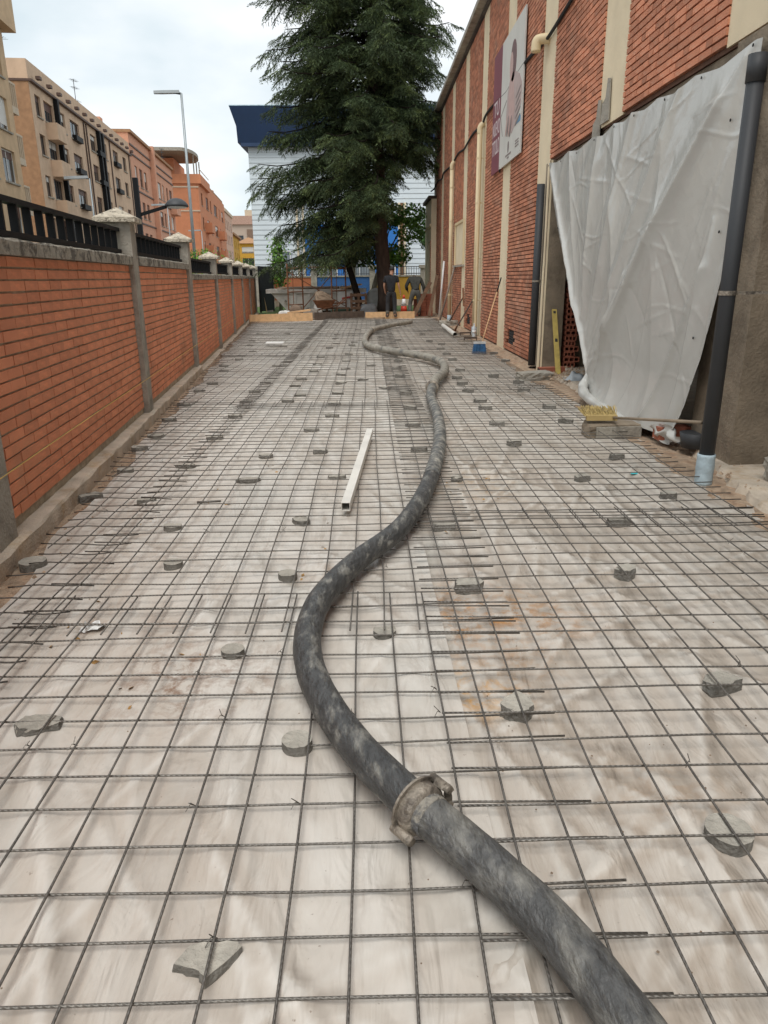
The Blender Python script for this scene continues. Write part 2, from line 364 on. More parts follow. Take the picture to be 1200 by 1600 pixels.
# ------------------------------------------------------------------ left boundary wall (local frame: x out of the wall, y along it)
bw = thing('boundary_wall', 'low orange brick boundary wall with concrete pillars and black railing along the left of the yard', 'wall', P0, WA)
pil_y = [.05 + 4.29*k for k in range(8)]; PWID = .25
STEP = 2                                         # from this bay on the wall is lower
def rough_box(x0,x1,y0,y1,z0,z1, ny, amp, seed):
    b = MB(); r = random.Random(seed); prof = [(x0,z0),(x1,z0),(x1,z1-.012),(x1-.012,z1),(x0,z1)]; k = len(prof)
    for j in range(ny+1):
        y = y0+(y1-y0)*j/ny
        b.v += [(x+r.uniform(-amp,amp)*(i in (1,2,3)), y, z+r.uniform(-amp,amp)*(i in (2,3,4))) for i,(x,z) in enumerate(prof)]
    for j in range(ny):
        for i in range(k): b.f.append((j*k+i, j*k+(i+1)%k, (j+1)*k+(i+1)%k, (j+1)*k+i))
    b.f += [tuple(range(k))[::-1], tuple(ny*k+i for i in range(k))]
    return b
rough_box(-.3, 0, -4.4, pil_y[2]+.24, -.05, .115, 90, .006, 3).build('plinth', m_kerb, bw)
rough_box(-.3, .01, pil_y[2]+.24, 30.4, -.05, .03, 90, .006, 4).build('plinth', m_kerb, bw)
brick_me = {}
def bay_bricks(ya, yb, ztop, z0, indiv, rnd):
    BL, BH = .25, .07; n = int((ztop-z0)/BH); st = MB(); out = []
    for j in range(n):
        z = ztop-.006-(j+1)*BH
        y = ya+.006 - (rnd.choice((0,.125)) if j%2==0 else .0) - (.125 if j%2 else 0) + rnd.uniform(-.02,.02)
        while y < yb-.01:
            a, c = max(y, ya+.004), min(y+BL-.009, yb-.004)
            if c-a > .03: out.append((a, c, z+.014+rnd.uniform(-.0015,.0015), rnd.uniform(-.003,.003)))
            y += BL
    return out
rnd = random.Random(2)
def unit_box(name, mat):
    if name not in brick_me: brick_me[name] = MB().box(-.5,.5,-.5,.5,-.5,.5).mesh(name, mat)
    return brick_me[name]
nb = 0; st = MB()
for k in range(-1, 7):
    ya = (pil_y[k] if k >= 0 else pil_y[0]-4.29)+PWID; yb = pil_y[k+1]
    hi = k < STEP; zb = 1.64 if hi else 1.485; z0 = .115 if hi else .03
    MB().box(-.24, -.110, ya, yb, z0, zb).build('mortar_panel', m_mortarL, bw)
    bricks = bay_bricks(ya, yb, zb, z0, k == 0, rnd)
    for a, c, z, dx in bricks:
        if k == 0 and (a+c)/2 > .85 and nb < 298:
            o = link('brick', unit_box('brick', m_brickL), bw, (-.155+dx, (a+c)/2, z+.027), (rnd.uniform(-.004,.004),0,rnd.uniform(-.004,.004)))
            o.scale = (.11, c-a, .057); nb += 1
        else: st.box(-.21, -.1+dx, a, c, z, z+.057)
    # coping: three cast lengths
    m = 3
    for q in range(m):
        ca = ya+(yb-ya)*q/m+.002; cb = ya+(yb-ya)*(q+1)/m-.002
        rough_box(-.31, -.056, ca, cb, zb+.001, zb+.094, 14, .005, k*7+q).build('coping', m_coping, bw)
    # railing
    rz0 = zb+.115; rz1 = zb+.355
    rl = MB().box(-.225,-.155, ya-.02, yb+.02, rz1-.035, rz1).box(-.225,-.155, ya-.02, yb+.02, rz0, rz0+.035)
    rl = rl.build('railing', m_black, bw)
    nbar = 16; bm = MB().box(-.216,-.164,-.012,.012, rz0+.035, rz1-.035).mesh('bar', m_black)
    for q in range(nbar): link('bar', bm, rl, (0, ya+(yb-ya)*(q+.5)/nbar, 0))
so = st.build('brick', m_brickL, bw); tag(so, kind='stuff')
for k, y in enumerate(pil_y):
    zt = 2.05 if k <= STEP else 1.9
    p = MB().box(-.33,-.05, y, y+PWID, .0, zt).build('pillar', m_conc, bw)
    c = MB(); e = .065; x0,x1,y0,y1 = -.33-e,-.05+e, y-e, y+PWID+e; cx, cy = (x0+x1)/2, (y0+y1)/2
    c.add([(x0,y0,zt),(x1,y0,zt),(x1,y1,zt),(x0,y1,zt),(x0,y0,zt+.045),(x1,y0,zt+.045),(x1,y1,zt+.045),(x0,y1,zt+.045),(cx,cy,zt+.15)],
          [(0,3,2,1),(0,1,5,4),(1,2,6,5),(2,3,7,6),(3,0,4,7),(4,5,8),(5,6,8),(6,7,8),(7,4,8)])
    c.build('pillar_cap', m_cap, p)
tag(MB().tube([wl(-.035, s, .49-.002*s+.004*math.sin(s)) for s in np.linspace(-1.5, 29, 40)], .003, 5).build('string_line', material('yellow_string', (.65,.42,.12), .8)), 'yellow builder string line stretched along the orange brick wall', 'string')

# rear wall beyond the gate, and the open black gate
rw = thing('rear_boundary_wall', 'short orange brick wall with row of concrete pillars beyond the black gate', 'wall', wl(.62, 0), WA)
st = MB(); MB().box(-.2,-.12, 31.6, 39.2, 0, 1.5).build('mortar_panel', m_mortarL, rw)
for k in range(4):
    for a, c, z, dx in bay_bricks(31.85+1.85*k, 33.45+1.85*k, 1.5, .3, False, rnd): st.box(-.18,-.1+dx,a,c,z,z+.054)
tag(st.build('brick', m_brickL, rw), kind='stuff')
MB().box(-.25,-.03,31.6,39.2,0,.3).build('plinth', m_kerb, rw); MB().box(-.28,-.04,31.6,39.2,1.5,1.59).build('coping', m_coping, rw)
for k in range(5):
    y = 31.6+1.85*k; p = MB().box(-.3,-.04,y,y+.25,.0,1.86).build('pillar', m_conc, rw)
    MB().prism([(y-.06,1.86),(y+.31,1.86),(y+.31,1.91),(y+.125,2.0),(y-.06,1.91)], -.36,.02, lambda a,b,d:(d,a,b)).build('pillar_cap', m_cap, p)
g = thing('metal_gate', 'open black sheet steel gate leaf at the far end of the brick wall', 'gate', wl(.12, 29.9), WA-R(16))
MB().box(-.02,.02,.0,1.9,.1,1.95).build('gate_panel', m_black, g)
MB().bar((0,0,.05),(0,0,2.0),.07,.07).bar((0,1.9,.05),(0,1.9,2.0),.06,.06).bar((0,0,.12),(0,1.9,.12),.05,.05).bar((0,0,1.97),(0,1.9,1.97),.05,.05).build('gate_frame', m_black, g)
MB().tube([(.03,1.75,1.0),(.09,1.75,1.0),(.09,1.62,1.0)],.012,6).build('handle', m_steel, g)

# ------------------------------------------------------------------ right: the brick hall
hall = thing('brick_hall', 'tall red brick hall with cream pilasters along the right of the yard', 'building')
FX = 2.83; ZT = 7.42; OP0, OP1, OPZ = 6.35, 12.08, 3.17
pl_y = [5.62 + 3.345*k for k in range(9)]; PW = .9; pl_y[0] = 5.62
yend = 31.9
wall = MB()
wall.box(2.87, 3.2, -6, yend, OPZ, ZT); wall.box(2.87, 3.2, OP1+.5, yend, 0, OPZ)
wall.build('wall', m_mortarR, hall)
MB().box(2.6, 16, -6, yend, ZT, ZT+.12).build('roof', m_conc, hall)
MB().box(15.7, 16, -6, yend, 0, ZT).box(3.2,15.7,yend-.3,yend,0,ZT).box(3.2,15.7,-6.3,-6,0,ZT).build('outer_wall', m_cream, hall)
MB().box(2.78, 2.86, -6, yend, ZT-.07, ZT-.003).build('roof_trim', material('dark_roof_trim', (.07,.06,.055), .7), hall)
MB().box(3.45, 15.6, 5.9, 6.1, .05, ZT-.05).build('partition', m_rawconc, hall)  # unseen partition, added to keep the hall dark behind the tarpaulin
for k, y in enumerate(pl_y):
    z0 = 0 if y > OP1 else OPZ+.02
    MB().box(2.846, 2.9, y, y+PW, z0, ZT-.08).build('pilaster', m_cream, hall)
# brickwork, wild bond of stretchers and headers
rb = random.Random(5); ind = []; st = MB()
def lay(y0, y1, z0, z1, skip=None):
    n = int((z1-z0)/.069)
    for j in range(n):
        z = z0 + j*.069; y = y0 - rb.uniform(0,.05)
        while y < y1-.02:
            w = .245 if rb.random() < .62 else .117
            a, c = max(y, y0+.0), min(y+w, y1)
            if c-a > .02 and not (skip and skip(a, c, z)): ind.append((a, c, z+.012, rb.uniform(-.003,.004)))
            y += w+.009
VENTS = [(14.65,.2,.5,.25),(21.2,.22,.45,.25)]      # y, z, width, height
def vskip(a, c, z):
    for (vy, vz, vw, vh) in VENTS:
        if c > vy and a < vy+vw and z+.06 > vz and z < vz+vh: return True
    return c > 22.75 and a < 24.95 and 1.84 < z+.03 < 3.03
edges = [-6] + [q for y in pl_y for q in (y, y+PW)] + [yend]
for i in range(0, len(edges), 2):
    a, c = edges[i], edges[i+1]
    if c-a < .1: continue
    lay(a, c, OPZ+.03 if a < OP1 else .06, ZT-.1, vskip)
def vis(t):
    p = Vector((FX, (t[0]+t[1])/2, t[2])) - Vector((0,0,H)); d = p.dot(fw)
    return d > 0 and abs(p.dot(up)/d*F) < 800 and abs(p.dot(rt)/d*F) < 600
big = sorted([t for t in ind if vis(t)], key=lambda t: t[1]+.0*t[2])[:298]; bs = set(big)
for t in ind:
    a, c, z, dx = t
    if t in bs:
        o = link('brick', unit_box('hall_brick', m_brickR), hall, (FX+.04-dx, (a+c)/2, z+.028), (0,0,rb.uniform(-.006,.006))); o.scale = (.08, c-a, .053)
    else: st.box(FX-dx, FX+.08, a, c, z, z+.053)
tag(st.build('brick', m_brickR, hall), kind='stuff')
for (vy,vz,vw,vh) in VENTS:
    q = MB().box(2.852,2.875,vy,vy+vw,vz,vz+vh).build('vent', m_dark, hall)
    s = MB()
    for i in range(5): s.box(2.842,2.852,vy,vy+vw,vz+vh*(i+.2)/5,vz+vh*(i+.4)/5)
    s.build('grille', m_pvc, q)
# blind window: cream recess with stone sill
w = MB().box(2.848,2.868,22.75,24.95,1.84,3.03).build('window', m_cream, hall)
MB().box(2.77,2.846,22.65,25.05,1.78,1.835).build('sill', m_conc, w)
MB().box(2.80,2.84,22.72,22.8,1.84,3.03).box(2.80,2.84,24.9,24.98,1.84,3.03).box(2.80,2.84,22.72,24.98,3.03,3.1).build('frame', m_creampipe, w)
# concrete frame of the opening
MB().box(2.842, 3.13, OP1, OP1+.5, 0, OPZ+.0).build('pier', m_rawconc, hall)
MB().box(2.835, 3.42, 5.55, 6.3, 0, OPZ).build('pier', m_rawconc, hall)
MB().box(2.89, 3.4, -6, OP1, OPZ-.32, OPZ-.004).build('lintel', m_rawconc, hall)
for q in range(3): MB().prism([(12.1+.03*q,0),(12.2+.05*q,0),(12.16+.05*q,1.1),(12.22,1.9),(12.17+.04*q,OPZ),(12.1+.03*q,OPZ)], 2.815-.012*q, 2.836-.012*q, lambda a,b,d:(d,a,b)).build('broken_render', m_cream if q != 1 else m_rawconc, hall)
# broken hollow-brick edge of the partition beside the far pier
hb = MB(); rr = random.Random(8)
for j in range(19):
    z = .06+j*.085; wdt = .20 + (rr.uniform(-.05,.05))
    if z > 1.2: wdt *= .75
    x0 = 3.2; hb.box(x0, x0+wdt, 12.1, 12.3, z, z+.012); hb.box(x0, x0+wdt, 12.1, 12.3, z+.066, z+.078)
    for q in range(4): hb.box(x0+wdt*q/3-.006, x0+wdt*q/3+.006, 12.1, 12.3, z+.012, z+.066)
    hb.box(x0, x0+wdt, 12.26, 12.29, z+.012, z+.066)
hb.build('hollow_brick_edge', m_red, hall)
MB().box(3.13,15.6,12.32,12.5,.05,ZT-.05).build('partition', m_rawconc, hall)
# floor, threshold and broken foundation edge
MB().box(3.1,15.6,-6,yend-.3,-.05,.05).build('floor', m_kerb, hall)
def ledge(f0, x1, y0, y1, z, n, seed, mat, name):
    r = random.Random(seed); b = MB()
    for j in range(n+1):
        y = y0+(y1-y0)*j/n; x = f0(y)+r.uniform(-.03,.03)
        b.v += [(x-.05+r.uniform(-.02,.02), y, -.03), (x, y, z+r.uniform(-.012,.004)), (x+.06, y, z+r.uniform(-.004,.004)), (x1, y, z)]
    for j in range(n):
        for i in range(3): b.f.append((j*4+i, j*4+i+1, (j+1)*4+i+1, (j+1)*4+i))
    return b.build(name, mat, hall)
ledge(lambda y: 2.86 if y > 6.2 else 2.86-.26*min(1,(6.2-y)/1.5), 3.2, -2, 12.3, .066, 150, 3, m_kerb, 'threshold')
ledge(lambda y: 2.74, 2.86, 12.5, yend, .035, 120, 4, m_sand, 'foundation_edge')
# cable with its slack, one continuous run under the mid height
pts = []
for k in range(len(pl_y)):
    y = pl_y[k]
    pts += [(2.80, y-.05, 5.02+.05*math.sin(k*2)), (2.80, y+.45, 4.96), (2.80, y+PW+.05, 4.98), (2.80, y+2.1, 5.05+.05*math.sin(k*3.1))]
MB().tube(catmull(pts, 4), .028, 6).build('cable', m_dark, hall)
# rainwater pipes
def pipe(x, y, z0, z1, r, mat, brackets, elbow=None, name='downpipe'):
    b = MB().tube([(x,y,z0),(x,y,z1)], r, 14)
    d = b.build(name, mat, hall, smooth=True)
    cs = MB()
    for z in brackets: cs.tube([(x,y,z),(x,y,z+.03)], r+.006, 14); cs.bar((x+r,y,z+.015),(2.87,y,z+.015),.02,.02)
    if brackets: cs.build('bracket', m_steel if mat is m_pvc else mat, d)
    if elbow: MB().tube(catmull([(x,y,z1-.01),(x,y,z1+.12),(x+.06,y,z1+.2),(x+.14,y,z1+.22)],4), r+.004, 12).build('elbow', mat, d, smooth=True)
    return d
for (yy) in (19.35, 25.45):
    d = pipe(2.73, yy, .25, 4.75, .062, m_creampipe, (.9,1.9,3.2,4.2), True)
    MB().tube([(2.73,yy,0),(2.73,yy,.26)], .07, 14).build('tape_wrap', m_tape, d, smooth=True)
MB().tube([(2.72,19.14,.1),(2.72,19.14,4.8)], .03, 8).build('conduit', m_creampipe, hall)
d = pipe(2.745, 12.45, .06, 2.87, .062, m_pvc, (1.4,))
pn = at(1098, 757, 0); d = pipe(pn.x, pn.y, .2, 2.80, .055, m_pvc, (1.36,))
MB().tube([(pn.x,pn.y,2.66),(pn.x,pn.y,2.82)], .061, 16).build('socket', m_pvc, d, smooth=True)
tw = MB(); r2 = random.Random(4)
tw.lathe([(.062+.004*r2.random(), z) for z in np.linspace(0,.235,12)], 18, lambda x,y,z:(pn.x+x,pn.y+y,z)); tw.build('tape_wrap', m_tape, d, smooth=True)
# drain elbow sticking out of the second pilaster
MB().tube(catmull([(2.86,12.85,4.97),(2.72,12.88,4.97),(2.66,12.9,4.94),(2.65,12.9,4.8)],5), .075, 12).build('overflow_elbow', m_creampipe, hall, smooth=True)
# torn sheet-metal flashing patches
for (y,z) in ((9.62,3.42),(9.95,3.26)): MB().prism([(y-.2,z-.2),(y+.12,z-.2),(y+.1,z+.02),(y-.02,z+.06),(y-.06,z+.26),(y-.16,z+.24)], 2.822,2.834, lambda a,b,d:(d,a,b)).build('cement_patch', m_conc, hall)
MB().prism([(5.56,3.2),(5.7,3.2),(5.66,3.6),(5.74,4.2),(5.68,5),(5.6,5)], 2.80,2.845, lambda a,b,d:(d,a,b)).build('broken_edge', m_rawconc, hall)
# annex at the far end
an = thing('annex', 'low cream rendered annex with dark doorway at the far end of the brick hall', 'building')
MB().box(2.62,6,yend+.05,yend+.6,0,4.5).box(2.62,6,yend+1.7,yend+3.2,0,4.5).box(2.62,6,yend+.6,yend+1.7,2.9,4.5).build('wall', m_cream, an)
MB().box(2.56,2.62,yend+.02,yend+3.3,3.45,3.55).build('band', m_creampipe, an)
MB().box(2.5,6.1,yend+.02,yend+3.3,4.5,4.62).build('roof', m_oldwood, an)
MB().box(2.72,2.8,yend+.6,yend+1.7,0,2.9).build('door', m_oldwood, an)
b = MB(); 
for j in range(42):
    b.box(2.60, 2.619, yend+.06, yend+.3, .03+j*.069, .085+j*.069)
tag(b.build('brick', m_brickR, an), kind='stuff')

# ------------------------------------------------------------------ poster on the hall
po = thing('poster', 'large maroon and grey advertising banner of a person high on the brick hall', 'poster')
PY0, PY1, PYM, PZ0, PZ1 = 14.48, 17.72, 16.72, 3.62, 5.92
f_ = lambda a,b,d:(d,a,b)
m_pg = material('banner_grey', (.60,.585,.54), .6, .05, 2); m_pm = material('banner_maroon', (.20,.055,.075), .6, .08, 2)
MB().box(2.775,2.80,PY0,PYM-.003,PZ0,PZ1).build('banner_panel', m_pg, po)
MB().box(2.775,2.80,PYM,PY1,PZ0,PZ1).build('side_panel', m_pm, po)
def pshape(name, pts, mat, lay=1):                 # pts in u (left to right), v (up)
    poly = [(PYM-(PYM-PY0)*u, PZ0+(PZ1-PZ0)*v) for u,v in pts]
    MB().prism(poly, 2.773-.0015*lay, 2.7745, f_).build(name, mat, po)
def ell(cx,cy,rx,ry,n=20,rot=0): return [(cx+rx*math.cos(t)*math.cos(rot)-ry*math.sin(t)*math.sin(rot), cy+rx*math.cos(t)*math.sin(rot)+ry*math.sin(t)*math.cos(rot)) for t in [2*math.pi*k/n for k in range(n)]]
mp_hair = material('print_hair', (.17,.10,.10), .6, .2, 8); mp_skin = material('print_skin', (.52,.36,.33), .6, .08, 8); mp_shade = material('print_shade', (.24,.2,.19), .6, .1); mp_cloth = material('print_cloth', (.46,.36,.34), .6, .1, 6)
mp_white = material('print_white', (.66,.58,.58), .6, .03); mp_blue = material('print_blue', (.12,.25,.38), .6, .03)
pshape('printed_figure', [(.30,.36),(.34,.55),(.44,.64),(.62,.66),(.86,.58),(.97,.5),(.97,.36),(.8,.27),(.6,.2),(.4,.26)], mp_cloth, 1)
pshape('printed_figure', ell(.56,.74,.13,.15), mp_hair, 2)
pshape('printed_figure', ell(.48,.72,.075,.1), mp_skin, 3)
pshape('printed_figure', [(.44,.64),(.6,.66),(.64,.5),(.7,.36),(.56,.22),(.44,.3),(.4,.5)], mp_skin, 2)
for q in range(4): pshape('printed_figure', ell(.34+.07*q,.30-.012*q,.022,.085,12,-.5), mp_shade if q%2 else mp_skin, 4+q)
for q in range(5): pshape('printed_figure', ell(.84,.46-.05*q,.11,.012,14,.25), mp_shade, 3)
pshape('printed_line', [(.02,.42),(.3,.5),(.3,.506),(.02,.427)], mp_shade, 2); pshape('printed_line', [(.02,.42),(.14,.25),(.15,.255),(.03,.425)], mp_shade, 3)
pshape('printed_badge', [(.80,.235),(.97,.235),(.97,.275),(.83,.275)], mp_blue, 2)
pshape('printed_crest', ell(.46,.125,.035,.04), mp_shade, 2); pshape('printed_crest', [(.445,.08),(.475,.08),(.468,.1),(.452,.1)], mp_shade, 3)
pshape('printed_line', [(.34,.055),(.6,.055),(.6,.068),(.34,.068)], mp_shade, 2); pshape('printed_line', [(.42,.033),(.5,.033),(.5,.044),(.42,.044)], mp_shade, 2)
for q in range(3): pshape('printed_line', [(.78,.07+.02*q),(.93,.07+.02*q),(.93,.078+.02*q),(.78,.078+.02*q)], mp_shade, 2)
def text(s, y, z, size, wid, mat, x, parent):
    c = bpy.data.curves.new('lettering','FONT'); c.body = s; c.size = size; c.extrude = .001; c.align_x = 'CENTER'; c.materials.append(mat)
    o = link('lettering', c); bpy.context.view_layer.update(); me = bpy.data.meshes.new_from_object(o); bpy.data.objects.remove(o); o = link('lettering', me, parent); Mx = Matrix(((0,0,-1),(-1,0,0),(0,1,0))).to_4x4(); Mx.translation = (x,y,z)
    o.matrix_local = Mx @ Matrix.Diagonal((wid,1,1,1)); return o
for s, z, sz, wd in (('TU',4.72,.42,1.25),('NUEVO',4.35,.40,.66),('TITULO',3.98,.42,.62)): text(s, (PYM+PY1)/2, z, sz, wd, mp_white, 2.7735, po)
MB().bar((2.79,PYM-.06,PZ0-.06),(2.79,PYM-.06,PZ0+.05),.03,.03).build('fixing', m_dark, po)

# ------------------------------------------------------------------ rebar mesh sheets: every bar a part
bar_cache = {}
def bar_mesh(kind, length, var):
    key = (kind, round(length,2), var)
    if key in bar_cache: return bar_cache[key]
    r = random.Random(hash(key) % 9973 + var); n = max(2, int(length/.25)); pts = []
    p1, p2, p3 = r.uniform(0,6), r.uniform(0,6), r.uniform(0,6)
    for i in range(n+1):
        t = length*i/n; a = .005*math.sin(t*1.5+p1)+.002*math.sin(t*4.1+p3); b = .0055*math.sin(t*1.9+p2)+.003*math.sin(t*5+p1)
        pts.append((a, t, b) if kind == 'long' else (t, a, b))
    bar_cache[key] = MB().tube(pts, .0037, 7).mesh('bar', m_rebar, True)
    return bar_cache[key]
def mesh_sheet(label, x0, x1, y0, y1, z, seed, phx, phy, left=None, xmax=None):
    r = random.Random(seed); rz = r.uniform(-.004,.004)
    t = thing('rebar_mesh', label, 'rebar mesh', (x0, y0, z), rz, 'steel mesh sheets laid over the yard')
    x = phx
    while x > x0+.02: x -= .15
    x += .15 if x < x0+.02 else 0
    while x < (xmax or x1-.02):
        a, c = y0, y1
        if left:                                    # cut to the slant of the wall
            yy = P0.y-(x-.02-P0.x-.12)/.0982
            if yy > y0: a = min(yy, y1)
        if c-a > .3:
            me = bar_mesh('long', y1-y0, r.randrange(5)); o = link('bar', me, t, (x-x0+r.uniform(-.003,.003), a-y0, 0.0)); o.scale = (1,(c-a)/(y1-y0),1)
        x += .15
    y = phy
    while y > y0+.02: y -= .15
    y += .15 if y < y0+.02 else 0
    while y < y1-.02:
        a = max(x0, wallx(y)+.06+r.uniform(-.04,.05)) if left else x0
        if x1-a > .2:
            me = bar_mesh('cross', 2.22, r.randrange(5)); o = link('bar', me, t, (a-x0, y-y0+r.uniform(-.004,.004), -.0095), (0,0,r.uniform(-.003,.003))); o.scale = ((x1-a)/2.22,1,1)
        y += .15
    return t
ords = ['nearest to the camera','second from the camera','third from the camera','fourth from the camera','fifth from the camera','sixth from the camera']
Mrow = [(0.0,3.22,1.147),(2.80,8.86,2.91),(8.52,14.5,8.60),(14.1,20.1,14.2),(19.75,25.75,19.85),(25.4,28.6,25.5)]
Rrow = [(0.0,4.47,1.13),(4.06,10.06,4.15),(9.68,15.68,9.78),(15.3,21.3,15.4),(20.9,27.2,21.0)]
Lrow = [(2.3,8.95,3.03),(8.6,14.6,8.68),(14.2,20.2,14.3),(19.8,26.2,19.9)]
for i,(a,c,p) in enumerate(Mrow): mesh_sheet('rusty steel mesh sheet in the middle column, '+ords[i], -1.59, .63, a, c, .058+.011*(i%2), 10+i, .22+random.Random(i).uniform(-.02,.02), p, xmax=.26)
for i,(a,c,p) in enumerate(Rrow): mesh_sheet('rusty steel mesh sheet in the column beside the brick hall, '+ords[i], .235, 2.46, a, c, .069+.011*(i%2), 30+i, .518, p)
for i,(a,c,p) in enumerate(Lrow): mesh_sheet('cut steel mesh sheet in the column beside the orange wall, '+ords[i], wallx(c)+.05, -1.38, a, c, .068+.011*(i%2), 50+i, -1.51, p+.03, True)
tw = MB(); r2 = random.Random(14)
for k in range(36):
    px_, py_ = r2.uniform(20,1180), 620+900*r2.random()**1.5; p = at(px_,py_,.06); x = round((p.x-.07)/.15)*.15+.07; y = round((p.y-1.147)/.149)*.149+1.147
    tw.tube([(x-.012,y-.012,.052),(x,y,.068),(x+.012,y+.012,.053),(x+.004,y+.002,.068),(x+r2.uniform(-.02,.02),y+r2.uniform(-.02,.02),.085)], .0014, 4)
tag(tw.build('tie_wires', m_rebar), kind='stuff')
# loose offcuts of bar
def rod(pts, r, label, mat=None, name='loose_rebar', cat='rebar', n=7):
    return tag(MB().tube(pts, r, n).build(name, mat or m_rebar, smooth=True), label, cat)
a, c = at(625,781,.08), at(728,737,.09)
rod([at(308,785,.08), at(345,783,.085)], .008, 'short loose piece of rebar lying on the mesh left of the aluminium bar')

# ------------------------------------------------------------------ concrete pieces propping the mesh up
import bmesh
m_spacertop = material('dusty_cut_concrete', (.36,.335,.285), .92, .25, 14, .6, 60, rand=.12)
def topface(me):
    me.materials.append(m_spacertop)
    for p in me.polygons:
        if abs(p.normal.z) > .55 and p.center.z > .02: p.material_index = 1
def hull(name, pts, mat, rough=0, seed=0):
    bm = bmesh.new()
    for p in pts: bm.verts.new(p)
    bmesh.ops.convex_hull(bm, input=bm.verts)
    bmesh.ops.delete(bm, geom=[v for v in bm.verts if not v.link_faces], context='VERTS')
    if rough:
        bmesh.ops.subdivide_edges(bm, edges=bm.edges, cuts=3, use_grid_fill=True)
        r = random.Random(seed)
        zs = [v.co.z for v in bm.verts]; zm = min(zs)
        for v in bm.verts:
            k = rough if v.co.z > zm+.004 else 0
            v.co += Vector((r.uniform(-k,k), r.uniform(-k,k), r.uniform(-k,k)*.4))
    me = bpy.data.meshes.new(name); bm.to_mesh(me); bm.free(); me.materials.append(mat)
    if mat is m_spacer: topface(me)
    return me
def chunk_pts(w, d, h, seed, n=7):
    r = random.Random(seed); o = []
    a0 = r.uniform(0,6)
    for z in (0, h):
        for k in range(n):
            a = a0+2*math.pi*k/n; q = r.uniform(.82,1.08)*(1 if z == 0 else .95)
            o.append((max(-.5,min(.5,q*.62*math.cos(a)))*w, max(-.5,min(.5,q*.62*math.sin(a)))*d, z+(r.uniform(-.15,.12)*h if z else 0)))
    return o
def disc_mesh(rad, h, seed, cut=0):
    r = random.Random(seed); n = 26; b = MB(); top = []; bot = []
    for k in range(n):
        a = 2*math.pi*k/n; q = rad*(1+r.uniform(-.02,.02)); x, y = q*math.cos(a), q*math.sin(a)
        if cut and y > rad*(1-cut): y = rad*(1-cut)+r.uniform(-.006,.006)
        top.append((x,y,h+r.uniform(-.0015,.0012))); bot.append((x,y,0))
    b.add(top+bot+[(0,-rad*.2,h+r.uniform(-.001,.001))], [(k,(k+1)%n,2*n) for k in range(n)]+[(n+k,n+(k+1)%n,(k+1)%n,k) for k in range(n)]+[tuple(range(n,2*n))[::-1]])
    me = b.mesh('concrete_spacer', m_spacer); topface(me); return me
GS = 'concrete pieces propping up the mesh'
NEAR = [  # px, py (base centre), type, size w d h, rot, label
 (322,1530,'c',(.17,.12,.055),.5,'large broken concrete slab piece nearest to the bottom left corner'),
 (465,1178,'d',(.05,.055),0,'smooth round concrete disc left of the hose coupling'),
 (62,1147,'c',(.15,.10,.045),.2,'flat broken concrete piece at the left edge of the mesh'),
 (365,1033,'d',(.047,.055),0,'round concrete disc beside the brown muddy stain'),
 (601,999,'h',(.05,.045),0,'round concrete disc cracked under two overlapping bars, right of the hose bend'),
 (808,1120,'c',(.13,.11,.055),1.2,'rough rounded concrete lump beside the orange stain'),
 (1124,1079,'c',(.14,.09,.05),.3,'jagged concrete piece near the right edge of the picture, level with the hose bend'),
 (1135,1322,'d',(.062,.055),0,'thick round concrete disc near the right edge of the picture'),
 (733,925,'c',(.14,.10,.055),.1,'pointed concrete chunk above the orange stain'),
 (977,903,'c',(.12,.09,.055),.8,'small rough grey stone below the row of overlapped bar ends'),
 (450,911,'d',(.048,.055),0,'round concrete disc left of the hose where it bends'),
 (272,893,'d',(.05,.055),0,'round concrete disc with yellow crumbs in front of it'),
 (53,890,'d',(.07,.05),0,'wide round concrete disc touching the sand by the kerb'),
 (271,833,'h',(.055,.05),0,'half round concrete piece with yellow crumbs below'),
 (472,823,'c',(.13,.10,.05),2.1,'broken curved concrete piece left of the aluminium bar end'),
 (967,821,'c',(.15,.09,.045),.1,'flat grey concrete piece under the row of overlapped bar ends'),
 (694,829,'c',(.14,.08,.045),.0,'flat concrete piece just right of the dark stretch of hose'),
 (1043,780,'c',(.13,.08,.045),.4,'concrete piece nearest to the blue taped pipe'),
 (909,753,'c',(.12,.08,.05),.1,'concrete piece left of the turquoise scrap'),
 (527,752,'c',(.14,.08,.045),.2,'bow shaped concrete piece touching the aluminium bar'),
 (389,758,'c',(.19,.08,.05),.0,'wide notched concrete piece between the wall and the aluminium bar'),
 (291,735,'c',(.16,.08,.045),.0,'wide concrete piece under the overlap near the wall'),
 (197,742,'h',(.065,.05),0,'half round concrete piece close to the kerb'),
 (143,784,'c',(.16,.09,.05),.5,'dark concrete piece resting against the sand by the kerb'),
 (230,791,'c',(.13,.08,.05),.0,'concrete piece under the double bars near the wall'),
 (416,719,'c',(.12,.08,.05),.2,'square concrete piece above the wide notched one'),
 (501,712,'c',(.13,.07,.05),.1,'notched concrete piece left of the aluminium bar middle'),
 (655,707,'c',(.15,.07,.045),.0,'long concrete piece between the aluminium bar and the hose'),
 (714,754,'c',(.10,.07,.045),.7,'small concrete piece hidden partly behind the hose'),
 (963,718,'c',(.13,.08,.045),.2,'concrete piece in front of the masonry block with the broom'),
 (803,697,'c',(.14,.08,.05),.1,'concrete piece with a white crumb, right of the hose'),
 (487,678,'c',(.16,.08,.05),.0,'wide concrete piece left of the aluminium bar top'),
 (336,690,'c',(.16,.08,.05),.2,'concrete piece on the overlap line beside the second wall pillar'),
 (645,668,'c',(.16,.07,.045),.0,'long concrete piece left of the hose below the dark overlap'),
 (244,687,'h',(.08,.05),0,'concrete piece by the kerb at the second wall pillar'),
 (219,706,'h',(.075,.05),0,'half round concrete piece by the kerb in front of the second wall pillar'),
]
